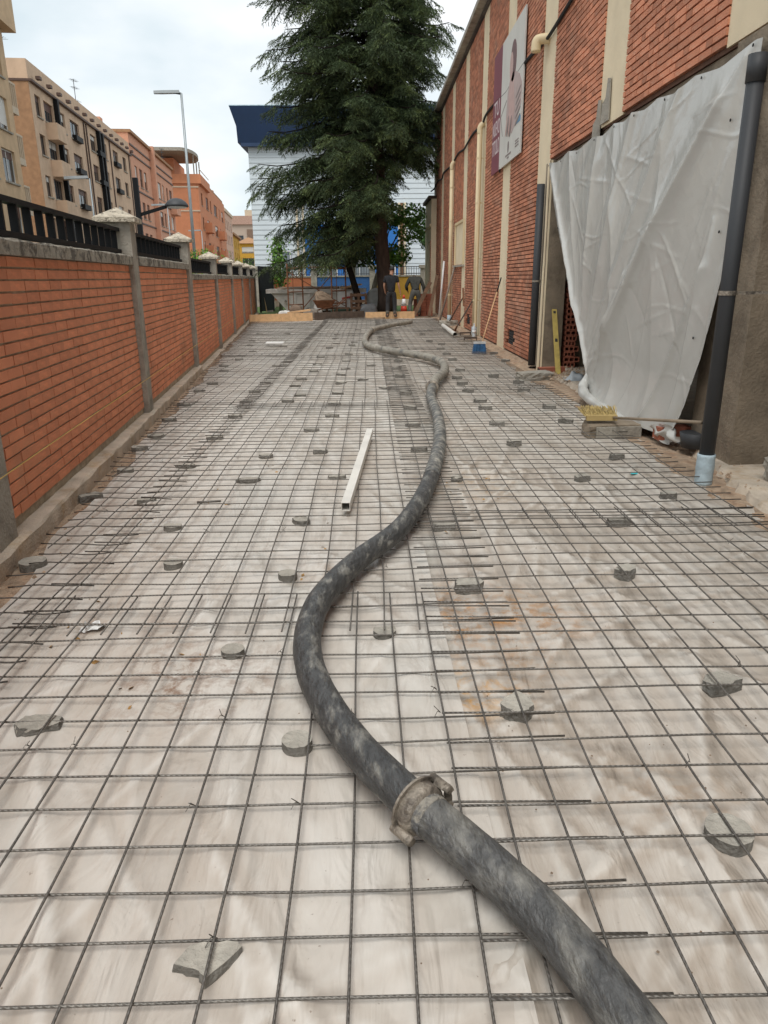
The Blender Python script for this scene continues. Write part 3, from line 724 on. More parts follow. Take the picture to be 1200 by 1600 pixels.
def put_spacer(px, py, ty, size, rot, label, group, me=None):
    p = at(px, py, .0)
    if me is None and px == 322:                     # chevron shaped broken slab
        tq = [at(x,y,.046)-Vector((p.x,p.y,0)) for x,y in ((273,1506),(299,1476),(371,1472),(377,1481),(322,1531),(311,1519))]
        n_ = len(tq); b_ = MB(); r_ = random.Random(4)
        ring = []
        for k in range(n_):
            for q in range(4): w_ = tq[k].lerp(tq[(k+1)%n_], q/4); ring.append(Vector((w_.x+r_.uniform(-.003,.003), w_.y+r_.uniform(-.003,.003), .046+r_.uniform(-.003,.002))))
        m_ = len(ring); lows = [Vector((v.x*1.05+r_.uniform(-.004,.004), v.y*1.05+r_.uniform(-.004,.004), .022)) for v in ring]; bots = [Vector((v.x*1.02, v.y*1.02, 0)) for v in ring]
        b_.add(ring+lows+bots, [tuple(range(m_))]+[(k,m_+k,m_+(k+1)%m_,(k+1)%m_) for k in range(m_)]+[(m_+k,2*m_+k,2*m_+(k+1)%m_,m_+(k+1)%m_) for k in range(m_)])
        me = b_.mesh('concrete_spacer', m_spacer); topface(me); rot = 0
    if me is None:
        if ty == 'c': me = hull('concrete_spacer', chunk_pts(*size, px*7+py), m_spacer, .0035, px)
        else: me = disc_mesh(size[0], size[1], px, .45 if ty == 'h' else 0)
    o = link('concrete_spacer', me, None, (p.x, p.y, .004), (0,0,rot)); tag(o, label, 'concrete spacer', group); return o
for q in NEAR: put_spacer(*q, GS)
FARL = [(265,662),(288,637),(312,615),(332,603),(350,583),(350,575),(374,565),(377,559),(391,542),(394,535),(395,552),(406,524),(368,656),(385,632),(398,616),(415,602)]
FARC = [(501,561),(496,572),(490,583),(471,596),(461,607),(469,622),(450,631),(545,556),(541,567),(540,580),(533,589),(533,602),(528,619),(523,636),(519,655),(580,574),(567,597),(601,610),(550,542),(554,537),(526,539),(515,546),(524,531),(527,525),(555,526),(559,517),(454,515),(449,523),(443,544),(475,543),(468,547),(450,568),(432,575),(620,578),(622,566),(625,590),(634,618),(641,641),(615,558),(622,533)]
FARR = [(707,564),(719,581),(714,593),(722,602),(731,614),(750,630),(758,642),(698,555),(688,547),(671,535),(690,540),(660,524),(672,518),(772,554),(790,566),(771,590),(810,600),(818,613),(858,640),(884,662),(776,666)]
fv = [hull('concrete_spacer', chunk_pts(.16,.09,.05,k), m_spacer, .004, k) for k in range(6)]
for nm, lst in (('small dark concrete piece under the far mesh beside the orange wall',FARL),('small dark concrete piece under the far mesh in the middle of the yard',FARC),('small dark concrete piece under the far mesh beside the brick hall',FARR)):
    for i, (px,py) in enumerate(lst): put_spacer(px, py, 'c', None, random.uniform(-.3,.3), nm, GS, fv[i % 6])

# ------------------------------------------------------------------ concrete pump hose
hs = thing('concrete_hose', 'long cement smeared rubber concrete pump hose snaking over the mesh', 'hose')
zz = .135
raw = [(1040,1680,.13),(985,1600,.13),(870,1455,.128),(760,1350,.135),(690,1290,.15),(655,1262,.155),(630,1240,.155),(560,1170,.14),(510,1100,.13),(484,1040,.128),(482,985,.128),(505,930,.128),(560,875,.128),(620,830,.13),(655,785,.13),(675,740,.13),(687,690,.13),(684,652,.13),(673,618,.135),(680,594,.15),(694,580,.14),(690,566,.135),(660,556,.135),(610,548,.135),(578,541,.135),(570,531,.135),(581,516,.145),(610,508,.135),(642,503,.135)]
P = [at(x, y, z-.010) for x,y,z in raw]
path = catmull(P, 10)
i1, i2, i3 = 50, 185, 260                       # joints along the path
def dash(seg): 
    r = random.Random(len(seg)); return seg
def hsec(seg, r, mat):
    rs = [r*(1+.008*math.sin(i*.9)) for i in range(len(seg))]
    return MB().tube(seg, rs, 22).build('hose_section', mat, hs, smooth=True)
hsec(path[:i1+1], .057, m_hose); hsec(path[i1:150], .056, m_hosemid); hsec(path[149:i2+1], .0585, m_hosemid2)
hsec(path[i2:i3+1], .067, m_hosegrey); hsec(path[i3:], .067, m_hosegrey)
def coupling(i, rad, big):
    p = path[i]; d = (path[i+1]-path[i-1]).normalized(); sdv = d.cross(Vector((0,0,1))).normalized(); u = sdv.cross(d)
    fr = lambda x,y,z: p + sdv*x + u*y + d*z
    c = MB().lathe([(rad*1.0,-.03),(rad*1.10,-.027),(rad*1.2,-.022),(rad*1.26,-.015),(rad*1.26,.010),(rad*1.2,.016),(rad*1.05,.024)], 32, fr).build('coupling', m_steel, hs, smooth=True)
    if big:
        MB().lathe([(rad*1.2,.010),(rad*1.45,.010),(rad*1.45,.017),(rad*1.2,.017)], 32, fr).build('flange_rim', m_steel, c, smooth=False)
        lev = MB(); n = 9
        pts = [(rad*(1.42+.12*math.sin(k/n*math.pi))*math.cos(t), rad*(1.42+.12*math.sin(k/n*math.pi))*math.sin(t)) for k,t in [(k, R(52-75*k/n)) for k in range(n+1)]]
        for k in range(n): lev.bar(fr(*pts[k],-.02), fr(*pts[k+1],-.02), .034, .02, u)
        lev.build('clamp_lever', m_steel, c)
        q = pts[1]; MB().tube([fr(q[0],q[1],-.05), fr(q[0],q[1],.02)], .012, 10).build('pivot_bolt', m_steel, c, smooth=True)
        a0 = R(205)
        MB().tube([fr(rad*1.4*math.cos(a0),rad*1.4*math.sin(a0),-.05), fr(rad*1.4*math.cos(a0),rad*1.4*math.sin(a0),.02)], .014, 8).tube([fr(rad*1.36*math.cos(a0+.3),rad*1.4*math.sin(a0+.3),-.04), fr(rad*1.36*math.cos(a0+.3),rad*1.4*math.sin(a0+.3),.02)], .012, 8).build('clamp_bolt', m_steel, c, smooth=True)
        # end ferrules with crusted cement either side
    return c
coupling(i1, .058, True); coupling(i2, .068, False); coupling(i3, .068, False)
m_crust = material('cement_crusted_rubber', (.30,.275,.23), .9, .3, 18, .9, 40, col2=(.09,.09,.09), c2pos=(.46,.58), c2scale=18)
MB().tube(path[i1-7:i1+1], [.0588+.0015*math.sin(k*2.1) for k in range(8)], 22).build('ferrule', m_crust, hs, smooth=True)
MB().tube(path[i1:i1+7], [.058+.0015*math.sin(k*2.7) for k in range(7)], 22).build('ferrule', m_crust, hs, smooth=True)

# ------------------------------------------------------------------ aluminium straightedge (open square tube)
a, c = at(540,792,.10), at(578,674,.105)
st = MB(); d = (c-a).normalized(); sdv = d.cross(Vector((0,0,1))).normalized(); u = sdv.cross(d); w = .028; ti = .003
for q, (sx, sy) in enumerate(((0,1),(0,-1),(1,0),(-1,0))):
    off = sdv*sx*(w-ti/2) + u*sy*(w-ti/2)
    if sx == 0: st.bar(a+off, c+off, 2*w, ti, u)
    else: st.bar(a+off, c+off, ti, 2*w-2*ti-.0004, u)
tag(st.build('straightedge', m_alu), 'long white square aluminium tube lying on the mesh in the middle', 'straightedge')

# ------------------------------------------------------------------ tarpaulin over the hall opening
def interp(kn, t):
    for (t0,a),(t1,b) in zip(kn, kn[1:]):
        if t <= t1: q = (t-t0)/(t1-t0); return (a[0]+(b[0]-a[0])*q, a[1]+(b[1]-a[1])*q)
    return kn[-1][1]
KL = [(0,(12.13,3.13)),(.22,(11.42,2.40)),(.5,(10.38,1.5)),(.68,(9.70,.95)),(.86,(9.07,.38)),(.93,(8.97,.24)),(1,(9.05,.11))]
KR = [(0,(5.80,3.08)),(.2,(5.78,2.52)),(.5,(5.80,1.68)),(.75,(6.0,.83)),(.9,(6.2,.36)),(1,(6.4,.10))]
def seg_d(y,z,a,b):
    ax,az = a; bx,bz = b; dx,dz = bx-ax,bz-az; L2 = dx*dx+dz*dz; t = max(0,min(1,((y-ax)*dx+(z-az)*dz)/L2)); px,pz = ax+t*dx, az+t*dz
    s = ((y-ax)*dz-(z-az)*dx)/math.sqrt(L2); return math.hypot(y-px,z-pz), s, t
SEAM = [((6.3,2.75),(8.95,.40),.10,.20),((6.0,3.0),(8.3,.9),.03,.05),((7.2,3.07),(9.0,.6),.035,.09),((8.4,3.08),(9.25,.75),.045,.11),((9.6,3.1),(9.6,1.0),.04,.12),((10.9,3.1),(9.9,1.2),.035,.1),
        ((6.2,1.55),(6.95,.2),.05,.045),((6.15,1.9),(6.5,.15),.03,.05),((11.9,3.0),(9.2,.45),.05,.06),((8.0,1.5),(8.7,.35),.035,.05),((7.5,3.05),(7.0,.3),.02,.15),((9.0,3.1),(8.0,.2),.025,.14)]
HORIZ = [(2.55,.005),(1.93,.006),(1.2,.006),(.62,.006)]
anch = [5.89,6.9,7.75,8.4,9.0,9.9,11.0,12.13]
rt_ = np.random.default_rng(11); WV = [(rt_.uniform(2,9), rt_.uniform(2,9), rt_.uniform(0,6)) for _ in range(7)]
NXT, NYT = 250, 200
rk = random.Random(12)
FINE = []
for k in range(46):
    y0, z0 = rk.uniform(6.1,11.5), rk.uniform(.4,3.0); an = rk.choice((R(50),R(62),R(115),R(8),R(172)))+rk.gauss(0,.16); ln = rk.uniform(.25,1.1)
    FINE.append((y0,z0,math.cos(an),math.sin(an),ln,rk.uniform(.004,.010)*rk.choice((1,1,-1)),rk.uniform(.010,.022)))
def tarp_pt(u, t):
    (yl,zl),(yr,zr) = interp(KL,t), interp(KR,t)
    y, z = yl+(yr-yl)*u, zl+(zr-zl)*u
    if t < .12:                                   # top hem sags a little between the ties
        g = min(abs(y-q) for q in anch); z -= .05*min(1,g/.45)*(1-t/.12)
    x = 2.785 - .05*t
    for a,b,amp,wd in SEAM:
        d,s,q = seg_d(y,z,a,b); x -= amp*math.exp(-(abs(d)/(wd*.9))**1.15)*(.35+.65*math.sin(min(1,q+.15)*math.pi*.8))
    for k,(zc,amp) in enumerate(HORIZ): x -= amp*math.exp(-((z-zc-.05*math.sin(y*2+k)-.04*math.sin(y*5+2*k))/.012)**2)*(.5+.5*math.sin(y*3.3+k*2))
    for (y0,z0,c_,s_,ln,amp,wd) in FINE:
        a_ = (y-y0)*c_+(z-z0)*s_
        if abs(a_) < ln:
            d_ = abs((y-y0)*s_-(z-z0)*c_)
            if d_ < wd*4: x -= amp*math.exp(-d_/wd)*(1-(a_/ln)**2)
    n = sum(abs(math.sin(a*y+b*z+c+1.5*math.sin(b*y*.4+c)))**3 for a,b,c in WV)
    x -= .0022*n
    x -= .16*max(0,(t-.80)/.2)**1.5*(1-abs(2*u-1)**3)
    x -= .03*math.exp(-(u/.02)**2)*min(1,t*3) + .05*math.exp(-((1-u)/.02)**2)*t
    x -= .04*math.sin(u*math.pi)*math.sin(t*math.pi)
    return (x, y, z)
m_tarp = material('white_tarpaulin', (.50,.49,.455), .22, .04, 3, spec=.6)
def crinkle(m):
    t = m.node_tree; K = t.links.new; b_ = t.nodes['Principled BSDF']
    tcn = t.nodes.new('ShaderNodeTexCoord'); nn = t.nodes.new('ShaderNodeTexNoise'); nn.inputs['Scale'].default_value = 3; nn.inputs['Detail'].default_value = 4; K(tcn.outputs['Object'], nn.inputs['Vector'])
    mxv = t.nodes.new('ShaderNodeMixRGB'); mxv.inputs[0].default_value = .35; K(tcn.outputs['Object'], mxv.inputs[1]); K(nn.outputs['Color'], mxv.inputs[2])
    prev = None
    for scl, st, ds in ((1.6,.35,.05),(5,.28,.014),(13,.2,.006)):
        vo = t.nodes.new('ShaderNodeTexVoronoi'); vo.feature = 'F1'; vo.inputs['Scale'].default_value = scl; K(mxv.outputs[0], vo.inputs['Vector'])
        bp = t.nodes.new('ShaderNodeBump'); bp.inputs['Strength'].default_value = st; bp.inputs['Distance'].default_value = ds; K(vo.outputs['Distance'], bp.inputs['Height'])
        if prev: K(prev, bp.inputs['Normal'])
        prev = bp.outputs[0]
    K(prev, b_.inputs['Normal'])
crinkle(m_tarp)
tp = thing('tarpaulin', 'crumpled white tarpaulin hung over the wide opening in the brick hall', 'tarpaulin', (0,0,0))
vv, ff = grid(NXT, NYT, tarp_pt); b = MB(); b.add(vv, ff); b.build('sheet', m_tarp, tp, smooth=True)
rh = []
for (y,z,x) in ((9.0,.34,2.72),(8.98,.22,2.64),(8.75,.15,2.58),(8.3,.12,2.56),(7.8,.11,2.56),(7.35,.10,2.58),(7.05,.09,2.62)): rh.append((x,y,z))
rh = catmull(rh, 8); MB().tube(rh, [.05+.012*math.sin(i*.12)+.004*math.sin(i*.9) for i in range(len(rh))], 12).build('rolled_hem', m_tarp, tp, smooth=True)
def tail(u,v): return (2.60+.10*u+.03*math.sin(v*9)+.02*math.sin(u*14), 6.55-.33*u+.05*math.sin(v*5), .07+.17*v*(1-.5*u)+.025*math.sin(u*9+v*4))
b = MB(); b.add(*grid(14,10,tail)); b.build('loose_corner', m_tarp, tp, smooth=True)
for (u,t) in [(.0,.012),(.115,.012),(.25,.012),(.38,.012),(.5,.012),(.60,.012),(.73,.012),(.85,.012),(.985,.012),(.012,.3),(.014,.52),(.95,.17),(.955,.45),(.93,.70)]:
    x,y,z = tarp_pt(u,t); MB().lathe([(.005,-.003),(.011,-.004),(.012,0),(.005,.002)], 10, lambda a,b_,c: (x-.012+c, y+a, z+b_)).build('grommet', m_black, tp)

# ------------------------------------------------------------------ things around the opening
a = at(960,690,0)
blk = thing('masonry_block', 'broken lump of grey faced masonry lying at the opening under the broom', 'block', (2.36,6.98,0), .05)
link('body', hull('body', [(-.27,-.12,0),(.27,-.10,0),(.27,.12,0),(-.26,.13,0),(-.25,-.11,.12),(.25,-.10,.125),(.26,.11,.13),(-.24,.12,.14),(-.29,.05,.05)], m_rawconc, .01, 4), blk)
MB().box(-.2,.24,-.135,-.115,.012,.115).build('cement_face', m_conc, blk)
br = thing('push_broom', 'yard broom with yellow bristles and long wooden handle lying on the masonry block', 'broom', (2.13,6.98,.15), 0)
MB().bar((-.03,.0,.035),(.26,-.02,.035),.06,.05).build('head', material('yellow_broom_head',(.44,.32,.13),.7), br)
b = MB(); r2 = random.Random(3)
for k in range(240):
    q = r2.random(); x = -.05+.32*q; yb_ = r2.uniform(-.02,.03)
    b.bar((x,yb_,.05),(x+r2.uniform(-.05,.03),yb_+.10+r2.uniform(-.03,.03),.08+r2.uniform(0,.06)),.004,.004)
tag(b.build('bristles', material('yellow_bristles',(.42,.31,.12),.8,.3,30), br), kind='stuff')
he = at(1096,660,.46)-Vector((2.13,6.98,.15)); MB().tube([(.22,-.02,.035), tuple(he)], .013, 8).build('handle', material('grey_broom_handle',(.25,.19,.13),.7), br, smooth=True)
for k,(z,rz) in enumerate(((.066,.05),(.128,.0),)):
    tag(link('red_brick', hull('red_brick', [(sx*.15,sy*.07,sz) for sx in (-1,1) for sy in (-1,1) for sz in (0,.058)], m_red, .002, k), None, (2.76,6.52,z), (0,0,rz)), ('lower' if k == 0 else 'upper')+' red brick of the pair weighing down the tarpaulin hem', 'brick')
lv0 = at(872,585,.07); lv1 = atY(866,484,12.06)
lv = thing('spirit_level', 'yellow spirit level leaning against the concrete pier of the opening', 'spirit level')
MB().bar(lv0,lv1,.03,.075,(1,0,0)).build('body', material('yellow_level_paint',(.40,.29,.07),.6,.2,12), lv)
MB().bar(lv0+(lv1-lv0)*.48,lv0+(lv1-lv0)*.53,.033,.04,(1,0,0)).bar(lv0+(lv1-lv0)*.93,lv0+(lv1-lv0)*.97,.033,.04,(1,0,0)).build('vial', m_dark, lv)
p = at(860,585,.066); hbk = thing('hollow_brick', 'red hollow brick lying at the foot of the far concrete pier', 'brick', (p.x+.05,11.35,.066), .1)
b = MB().box(-.2,.2,-.06,.06,0,.09); b.build('body', m_red, hbk)
b = MB()
for i in range(6): b.box(-.203,-.199,-.05+.018*i,-.04+.018*i,.015,.04).box(-.203,-.199,-.05+.018*i,-.04+.018*i,.05,.075)
b.build('holes', m_dark, hbk)
p = at(832,596,0); tag(link('concrete_block', hull('concrete_block', chunk_pts(.55,.34,.13,77,8), m_conc, .012, 5), None, (p.x+.05,p.y+.15,0), (0,0,.05)), 'grey concrete block at the foot of the far grey pipe', 'block')
p = at(900,593,.07); tag(link('plastic_bag', npmesh('plastic_bag', *(lambda v,f:(np.array(v),np.array(f)))(*grid(12,10,lambda u,w:(p.x+.30*(u-.5)+.03*math.sin(w*11),p.y+.3*(w-.5),.07+.10*math.sin(u*3.1)*math.sin(w*3.1)*(1+.4*math.sin(u*13)*math.sin(w*9))))), material('grey_clear_plastic',(.33,.35,.36),.25,.2,6), True)), 'crumpled grey plastic bag on the threshold beside the tarpaulin', 'bag')
b = MB(); r2 = random.Random(9)
for k in range(420):
    sel = r2.random()
    if sel < .3: q = at(r2.gauss(885,18), r2.gauss(583,6), .066); zq = .066
    elif sel < .65: y = r2.uniform(3.2,11.5); q = Vector((2.80-.18*max(0,min(1,(6.4-y)/1.5))+r2.gauss(-.08,.07), y, 0)); zq = .0
    elif sel < .8: q = Vector((r2.uniform(2.65,2.95), r2.uniform(4.3,5.6), 0)); zq = .05
    else: s_ = r2.uniform(-.2,8); q = wl(.06+abs(r2.gauss(0,.07)), s_); zq = .012
    w = r2.uniform(.008,.035)*(1.4 if sel < .3 else 1); a = r2.random()*6; e = [Vector((math.cos(a)*w,math.sin(a)*w,0)),Vector((-math.sin(a)*w*.7,math.cos(a)*w*.7,0)),Vector((0,0,w*.8))]
    c = Vector((q.x,q.y,zq)); b.add([c-e[0],c+e[1],c+e[0]*.9,c-e[1],c+e[2]+e[0]*.2],[(0,1,4),(1,2,4),(2,3,4),(3,0,4)])
tag(b.build('rubble_crumbs', m_sand), kind='stuff')
tag(link('stone', hull('stone', chunk_pts(.3,.24,.2,31,8), m_conc, .02, 6), None, (3.02,5.05,.05), (0,0,.3)), 'grey rubble stone at the right edge beside the near concrete pier', 'stone')
bu = at(1066,700,.07); b = MB().lathe([(.10,0),(.12,.0),(.15,.13),(.14,.13)], 16, lambda x,y,z:(2.80+x*.8,6.15+y*.8,.07+z)); tag(b.build('rubber_bucket', m_pvc, smooth=True), 'dark rubber bucket partly hidden behind the near grey pipe', 'bucket')
p = at(988,726,.02); tag(MB().prism([(-.03,-.02),(.035,-.015),(.02,.02),(-.02,.015)],.016,.019,lambda a,b,d:(at(990,743,.0).x+a,at(990,743,0).y+b,d)).build('plastic_scrap', material('turquoise_plastic',(.05,.5,.55),.5)), 'tiny turquoise plastic scrap on the sheet near the blue taped pipe', 'scrap')
def crumple(px, py, s, mat, name, label, cat, seed):
    p = at(px,py,.02); r = random.Random(seed); b = MB()
    vv, ff = grid(5,4,lambda u,w:(p.x+s*(u-.5)+r.uniform(-.01,.01), p.y+s*.8*(w-.5)+r.uniform(-.01,.01), .02+r.uniform(0,.03)))
    b.add(vv,ff); return tag(b.build(name, mat), label, cat)
crumple(146,984,.09,m_white,'paper_scrap','crumpled white paper scrap on the sheet near the left edge','paper',3)
r2 = random.Random(21); leafm = MB()
for (px,py,n,sp) in ((540,907,9,.05),(500,906,8,.07),(700,832,1,.02),(325,790,9,.12),(235,820,10,.12),(300,740,8,.1),(145,990,8,.1),(760,752,5,.05),(430,735,4,.06),(690,770,6,.2),(250,1075,6,.1),(480,862,6,.1)):
    p = at(px,py,0)
    for k in range(n):
        c = Vector((p.x+r2.gauss(0,sp),p.y+r2.gauss(0,sp*1.3),.024)); w = r2.uniform(.008,.022); a = r2.random()*6; dx = Vector((math.cos(a)*w,math.sin(a)*w,r2.uniform(0,.008))); dy = Vector((-math.sin(a)*w*.5,math.cos(a)*w*.5,.004))
        leafm.add([c-dx,c+dy,c+dx,c-dy],[(0,1,2,3)])
tag(leafm.build('dry_leaves', material('dry_yellow_leaves',(.36,.2,.06),.8,.3,20)), kind='stuff')
sp = MB(); r2 = random.Random(22)
for k in range(260):
    y = .9+6*r2.random()**1.6; x = r2.uniform(max(-2,-.6*y-.3),min(2.4,.6*y+.3)); w = r2.uniform(.0015,.005); c = Vector((x,y,.021))
    sp.add([c+Vector((w,0,0)),c+Vector((0,w,0)),c+Vector((-w,0,0)),c+Vector((0,-w,0)),c+Vector((0,0,w))],[(0,1,4),(1,2,4),(2,3,4),(3,0,4)])
tag(sp.build('soil_crumbs', m_earth), kind='stuff')

# ------------------------------------------------------------------ tools and poles against the hall
a, c = at(686,495,.05), atX(694,408,2.80); rod([a,c], .035, 'long white plastic pole leaning against the far end of the brick hall', m_white, 'pole', 'pole', 8)
a, c = at(686,505,.05), atX(711,415,2.80); rod([a,c], .028, 'long grey brown pole leaning beside the white one', m_oldwood and material('grey_timber_pole',(.2,.16,.13),.8), 'pole', 'pole', 8)
def shovel(px,py,tx,ty,label,name='shovel'):
    a, c = at(px,py,.06), atX(tx,ty,2.79); t = thing(name, label, name, a); d = c-a
    MB().tube([d*.12,d], .018, 8).build('handle', m_oldwood, t, smooth=True)
    u = d.normalized(); s = u.cross(Vector((1,0,0))).normalized()
    if name == 'shovel':
        MB().bar(d-s*.06,d+s*.06,.03,.03).build('grip', m_black, t)
        f = u.cross(s); MB().prism([(-.1,.28),(.1,.28),(.1,.08),(0,0),(-.1,.08)],-.004,.004,lambda p,q,r_: tuple(s*p+u*q+f*r_)).build('blade', m_rust, t)
    else:
        MB().bar(d-s*.28,d+s*.28,.05,.03).build('head', m_rust, t)
    return t
shovel(707,523,738,470,'dark shovel leaning against the brick hall by the cream pipe')
shovel(700,506,724,464,'dark pickaxe leaning on the brick hall behind the shovel','pickaxe')
a, c = at(692,511,.05), at(711,526,.05); b = MB(); b.tube([a+Vector((0,0,.05)),c+Vector((0,0,.05))], .055, 14, cap=False).tube([a+Vector((0,0,.05)),c+Vector((0,0,.05))], .047, 14, cap=False)
tag(b.build('plastic_pipe', m_alu, smooth=True), 'pale grey plastic pipe lying on the mesh near the brick hall', 'pipe')
a, c = at(749,549,.06), atX(783,434,2.79); bb = thing('broom', 'broom with blue bristles standing against the brick hall', 'broom', a); d = c-a
MB().tube([d*.06,d*.8], .013, 8).build('handle', m_pine, bb, smooth=True); MB().tube([d*.8,d], .015, 8).build('handle_grip', m_black, bb, smooth=True)
MB().box(-.12,.12,-.04,.04,.15,.19).build('head', material('pale_broom_head',(.5,.52,.52),.5), bb)
b = MB(); r2 = random.Random(5)
for k in range(130):
    x, y = r2.uniform(-.11,.11), r2.uniform(-.035,.035); b.bar((x,y,.15),(x*1.25,y*1.5,-.045),.014,.014)
tag(b.build('bristles', material('blue_bristles',(.025,.10,.22),.7,.3,20), bb), kind='stuff')
p = at(743,523,.0); bo = thing('water_bottle', 'clear plastic water bottle standing by the foot of the cream pipe', 'bottle', (2.62,18.6,.03))
MB().lathe([(.045,0),(.047,.02),(.043,.12),(.047,.2),(.045,.26),(.016,.31),(.016,.335)], 14).build('body', material('clear_bottle_plastic',(.55,.6,.62),.15,.05), bo, smooth=True)
MB().lathe([(.018,.335),(.018,.36),(.004,.362)], 10).build('cap', m_white, bo); MB().lathe([(.0485,.13),(.0485,.19)], 14).build('label_band', m_white, bo, smooth=True)
for i,(px,py,rz,lab) in enumerate(((727,527,.3,'left'),(735,535,-.2,'right'))):
    p = at(px,py,.05); t = thing('plastering_float', lab+' one of two cement crusted plastering floats beside the cream pipe', 'float', (p.x,p.y,.07), rz)
    MB().box(-.28,.28,-.09,.09,0,.025).build('blade', m_steel, t); MB().bar((-.15,0,.09),(.15,0,.09),.04,.035).bar((-.14,0,.02),(-.14,0,.08),.02,.02).bar((.14,0,.02),(.14,0,.08),.02,.02).build('handle', m_oldwood, t)
p = at(700,512,0); tag(link('cement_lump', hull('cement_lump', chunk_pts(.6,.4,.16,8), m_conc, .02, 3), None, (2.55,23.9,.0)), 'flat lump of cement at the foot of the far cream pipe', 'lump')
p = at(430,537,.08); tag(MB().box(-.2,.2,-.12,.12,0,.025).build('white_board', m_white), 'small white board lying on the far mesh left of the hose', 'board'); bpy.data.objects['white_board'].location = (p.x,p.y,.09)

# ------------------------------------------------------------------ far end of the yard: formwork boards
def board(a, c, h, t, mat, label, z=.0):
    a = Vector((a.x,a.y,z)); c = Vector((c.x,c.y,z)); b = MB(); n = 10; r = random.Random(int(a.x*100))
    b.bar(a+Vector((0,0,h/2)), c+Vector((0,0,h/2)), t, h); return tag(b.build('formwork_board', mat), label, 'board', None)
A = at(390,506,0); B = at(488,502,0); C = at(571,499,0); D = at(642,500,0)
board(A, B, .30, .07, m_pine, 'long light pine board on edge at the far left of the mesh')
tag(MB().bar((A.x+1.2,A.y+1.1,.30),(B.x-.05,B.y+.0,.40),.16,.06).build('formwork_board', m_pine), 'loose pine board lying tilted on the long pine board', 'board')
board(B+Vector((.08,.15,0)), C+Vector((-.05,.2,0)), .30, .06, m_oldwood, 'dark old board on edge between the two pine boards')
board(C, at(648,498,0)+Vector((0,.25,0)), .26, .07, m_pine, 'short pine board on edge behind the legs of the worker in black')
a = at(440,488,.05); tag(MB().bar(wl(.35,30.6,.05), wl(.15,30.2,1.62)+Vector((-.0,0,0)), .14,.03,(1,0,0)).build('leaning_plank', m_pine), 'light plank leaning against the black gate', 'plank')
tag(MB().bar((-3.9,29.6,.07),(-2.2,30.3,.10),.2,.05).build('plank', m_pine), 'pale plank lying flat behind the long pine board', 'plank')

# ------------------------------------------------------------------ scaffold frames with cross braces
scf = thing('scaffold', 'rusty tubular scaffold frames with crossed braces in front of the white skip', 'scaffold', (-3.25,31,0))
fx, fy = Vector((.55,.55,0)), Vector((1.78,-.15,0))
for q in (0,1):
    o = fy*q; e = o+fx
    for w_ in (o,e): MB().tube([w_+Vector((0,0,.03)), w_+Vector((0,0,2.05))], .03, 8).tube([w_, w_+Vector((0,0,.03))], .07, 8).build('standard', m_rust, scf, smooth=False)
    for z in ((1.85,.95,.45) if q == 0 else (1.85,.98,.5)): MB().tube([o+Vector((0,0,z)), e+Vector((0,0,z))], .025 if z < 1.8 else .035, 8).build('rung', m_rust, scf)
    MB().tube([o+(e-o)*.35+Vector((0,0,.45)), o+(e-o)*.35+Vector((0,0,1.85))], .015, 6).build('rung', m_rust, scf)
MB().tube([Vector((0,0,1.75)), fy+fx+Vector((0,0,.35))], .018, 6).build('brace', m_rust, scf); MB().tube([fx+Vector((0,0,.3)), fy+Vector((0,0,1.6))], .018, 6).build('brace', m_rust, scf)
MB().tube([Vector((0,0,1.9)), fy+Vector((0,0,1.9))], .02, 6).build('ledger', m_rust, scf)

# ------------------------------------------------------------------ white skip
skp = thing('skip', 'white steel skip container with sloping ends behind the scaffold', 'skip', (-2.2,33.2,0))
fs = lambda a,b,d:(a,d,b)
MB().prism([(-1.95,.92),(-1.25,.16),(1.25,.16),(1.95,.92)], -.85,.85, fs).build('body', m_skip, skp)
MB().box(-2.12,2.12,-.92,-.85,.88,1.04).box(-2.12,2.12,.85,.92,.88,1.04).box(-2.12,-2.0,-.85,.85,.88,1.04).box(2.0,2.12,-.85,.85,.88,1.04).build('rim', m_skip, skp)
for x in (-.9,-.3,.3,.9): MB().box(x-.04,x+.04,-.9,-.85,.16,.88).build('rib', m_skip, skp)
MB().tube([(-1.3,-.92,.55),(-1.3,-.98,.55)],.05,10).tube([(1.3,-.92,.55),(1.3,-.98,.55)],.05,10).build('lifting_lug', m_steel, skp)
MB().box(-1.2,1.2,-.8,.8,0,.16).build('runner', m_oldwood, skp)
b = link('load', hull('load', chunk_pts(3.4,1.5,.25,5,12), m_earth, .05, 2), skp, (0,0,.86))

# ------------------------------------------------------------------ wheelbarrow, pallet, sacks, rubble
p = at(508,491,0); wbw = thing('wheelbarrow', 'rusty wheelbarrow heaped with dark soil beside the scaffold', 'wheelbarrow', (-1.72,29.9,0), R(8))
def ring(x0,x1,y0,y1,z): return [(x0,y0,z),(x1,y0,z),(x1,y1,z),(x0,y1,z)]
b = MB(); lo, hi_ = ring(-.28,.22,-.2,.2,.36), ring(-.45,.42,-.34,.34,.66); li = [(x*.93,y*.93,z+.03 if z < .5 else z) for x,y,z in lo]; hi2 = [(x*.95,y*.94,z) for x,y,z in hi_]
b.add(lo+hi_+hi2+li, [(3,2,1,0)]+[(i,(i+1)%4,4+(i+1)%4,4+i) for i in range(4)]+[(4+i,4+(i+1)%4,8+(i+1)%4,8+i) for i in range(4)]+[(8+i,8+(i+1)%4,12+(i+1)%4,12+i) for i in range(4)]+[(12,13,14,15)])
b.build('tray', m_rust, wbw)
for sy in (-1,1):
    MB().tube([(-.62,.05*sy,.2),(.0,.2*sy,.35),(.5,.28*sy,.45),(.85,.3*sy,.72)], .018, 8).build('handle', m_rust, wbw)
    MB().tube([(.3,.2*sy,.38),(.36,.26*sy,.0),(.42,.26*sy,.0),(.5,.26*sy,.45)], .014, 6).build('leg', m_rust, wbw)
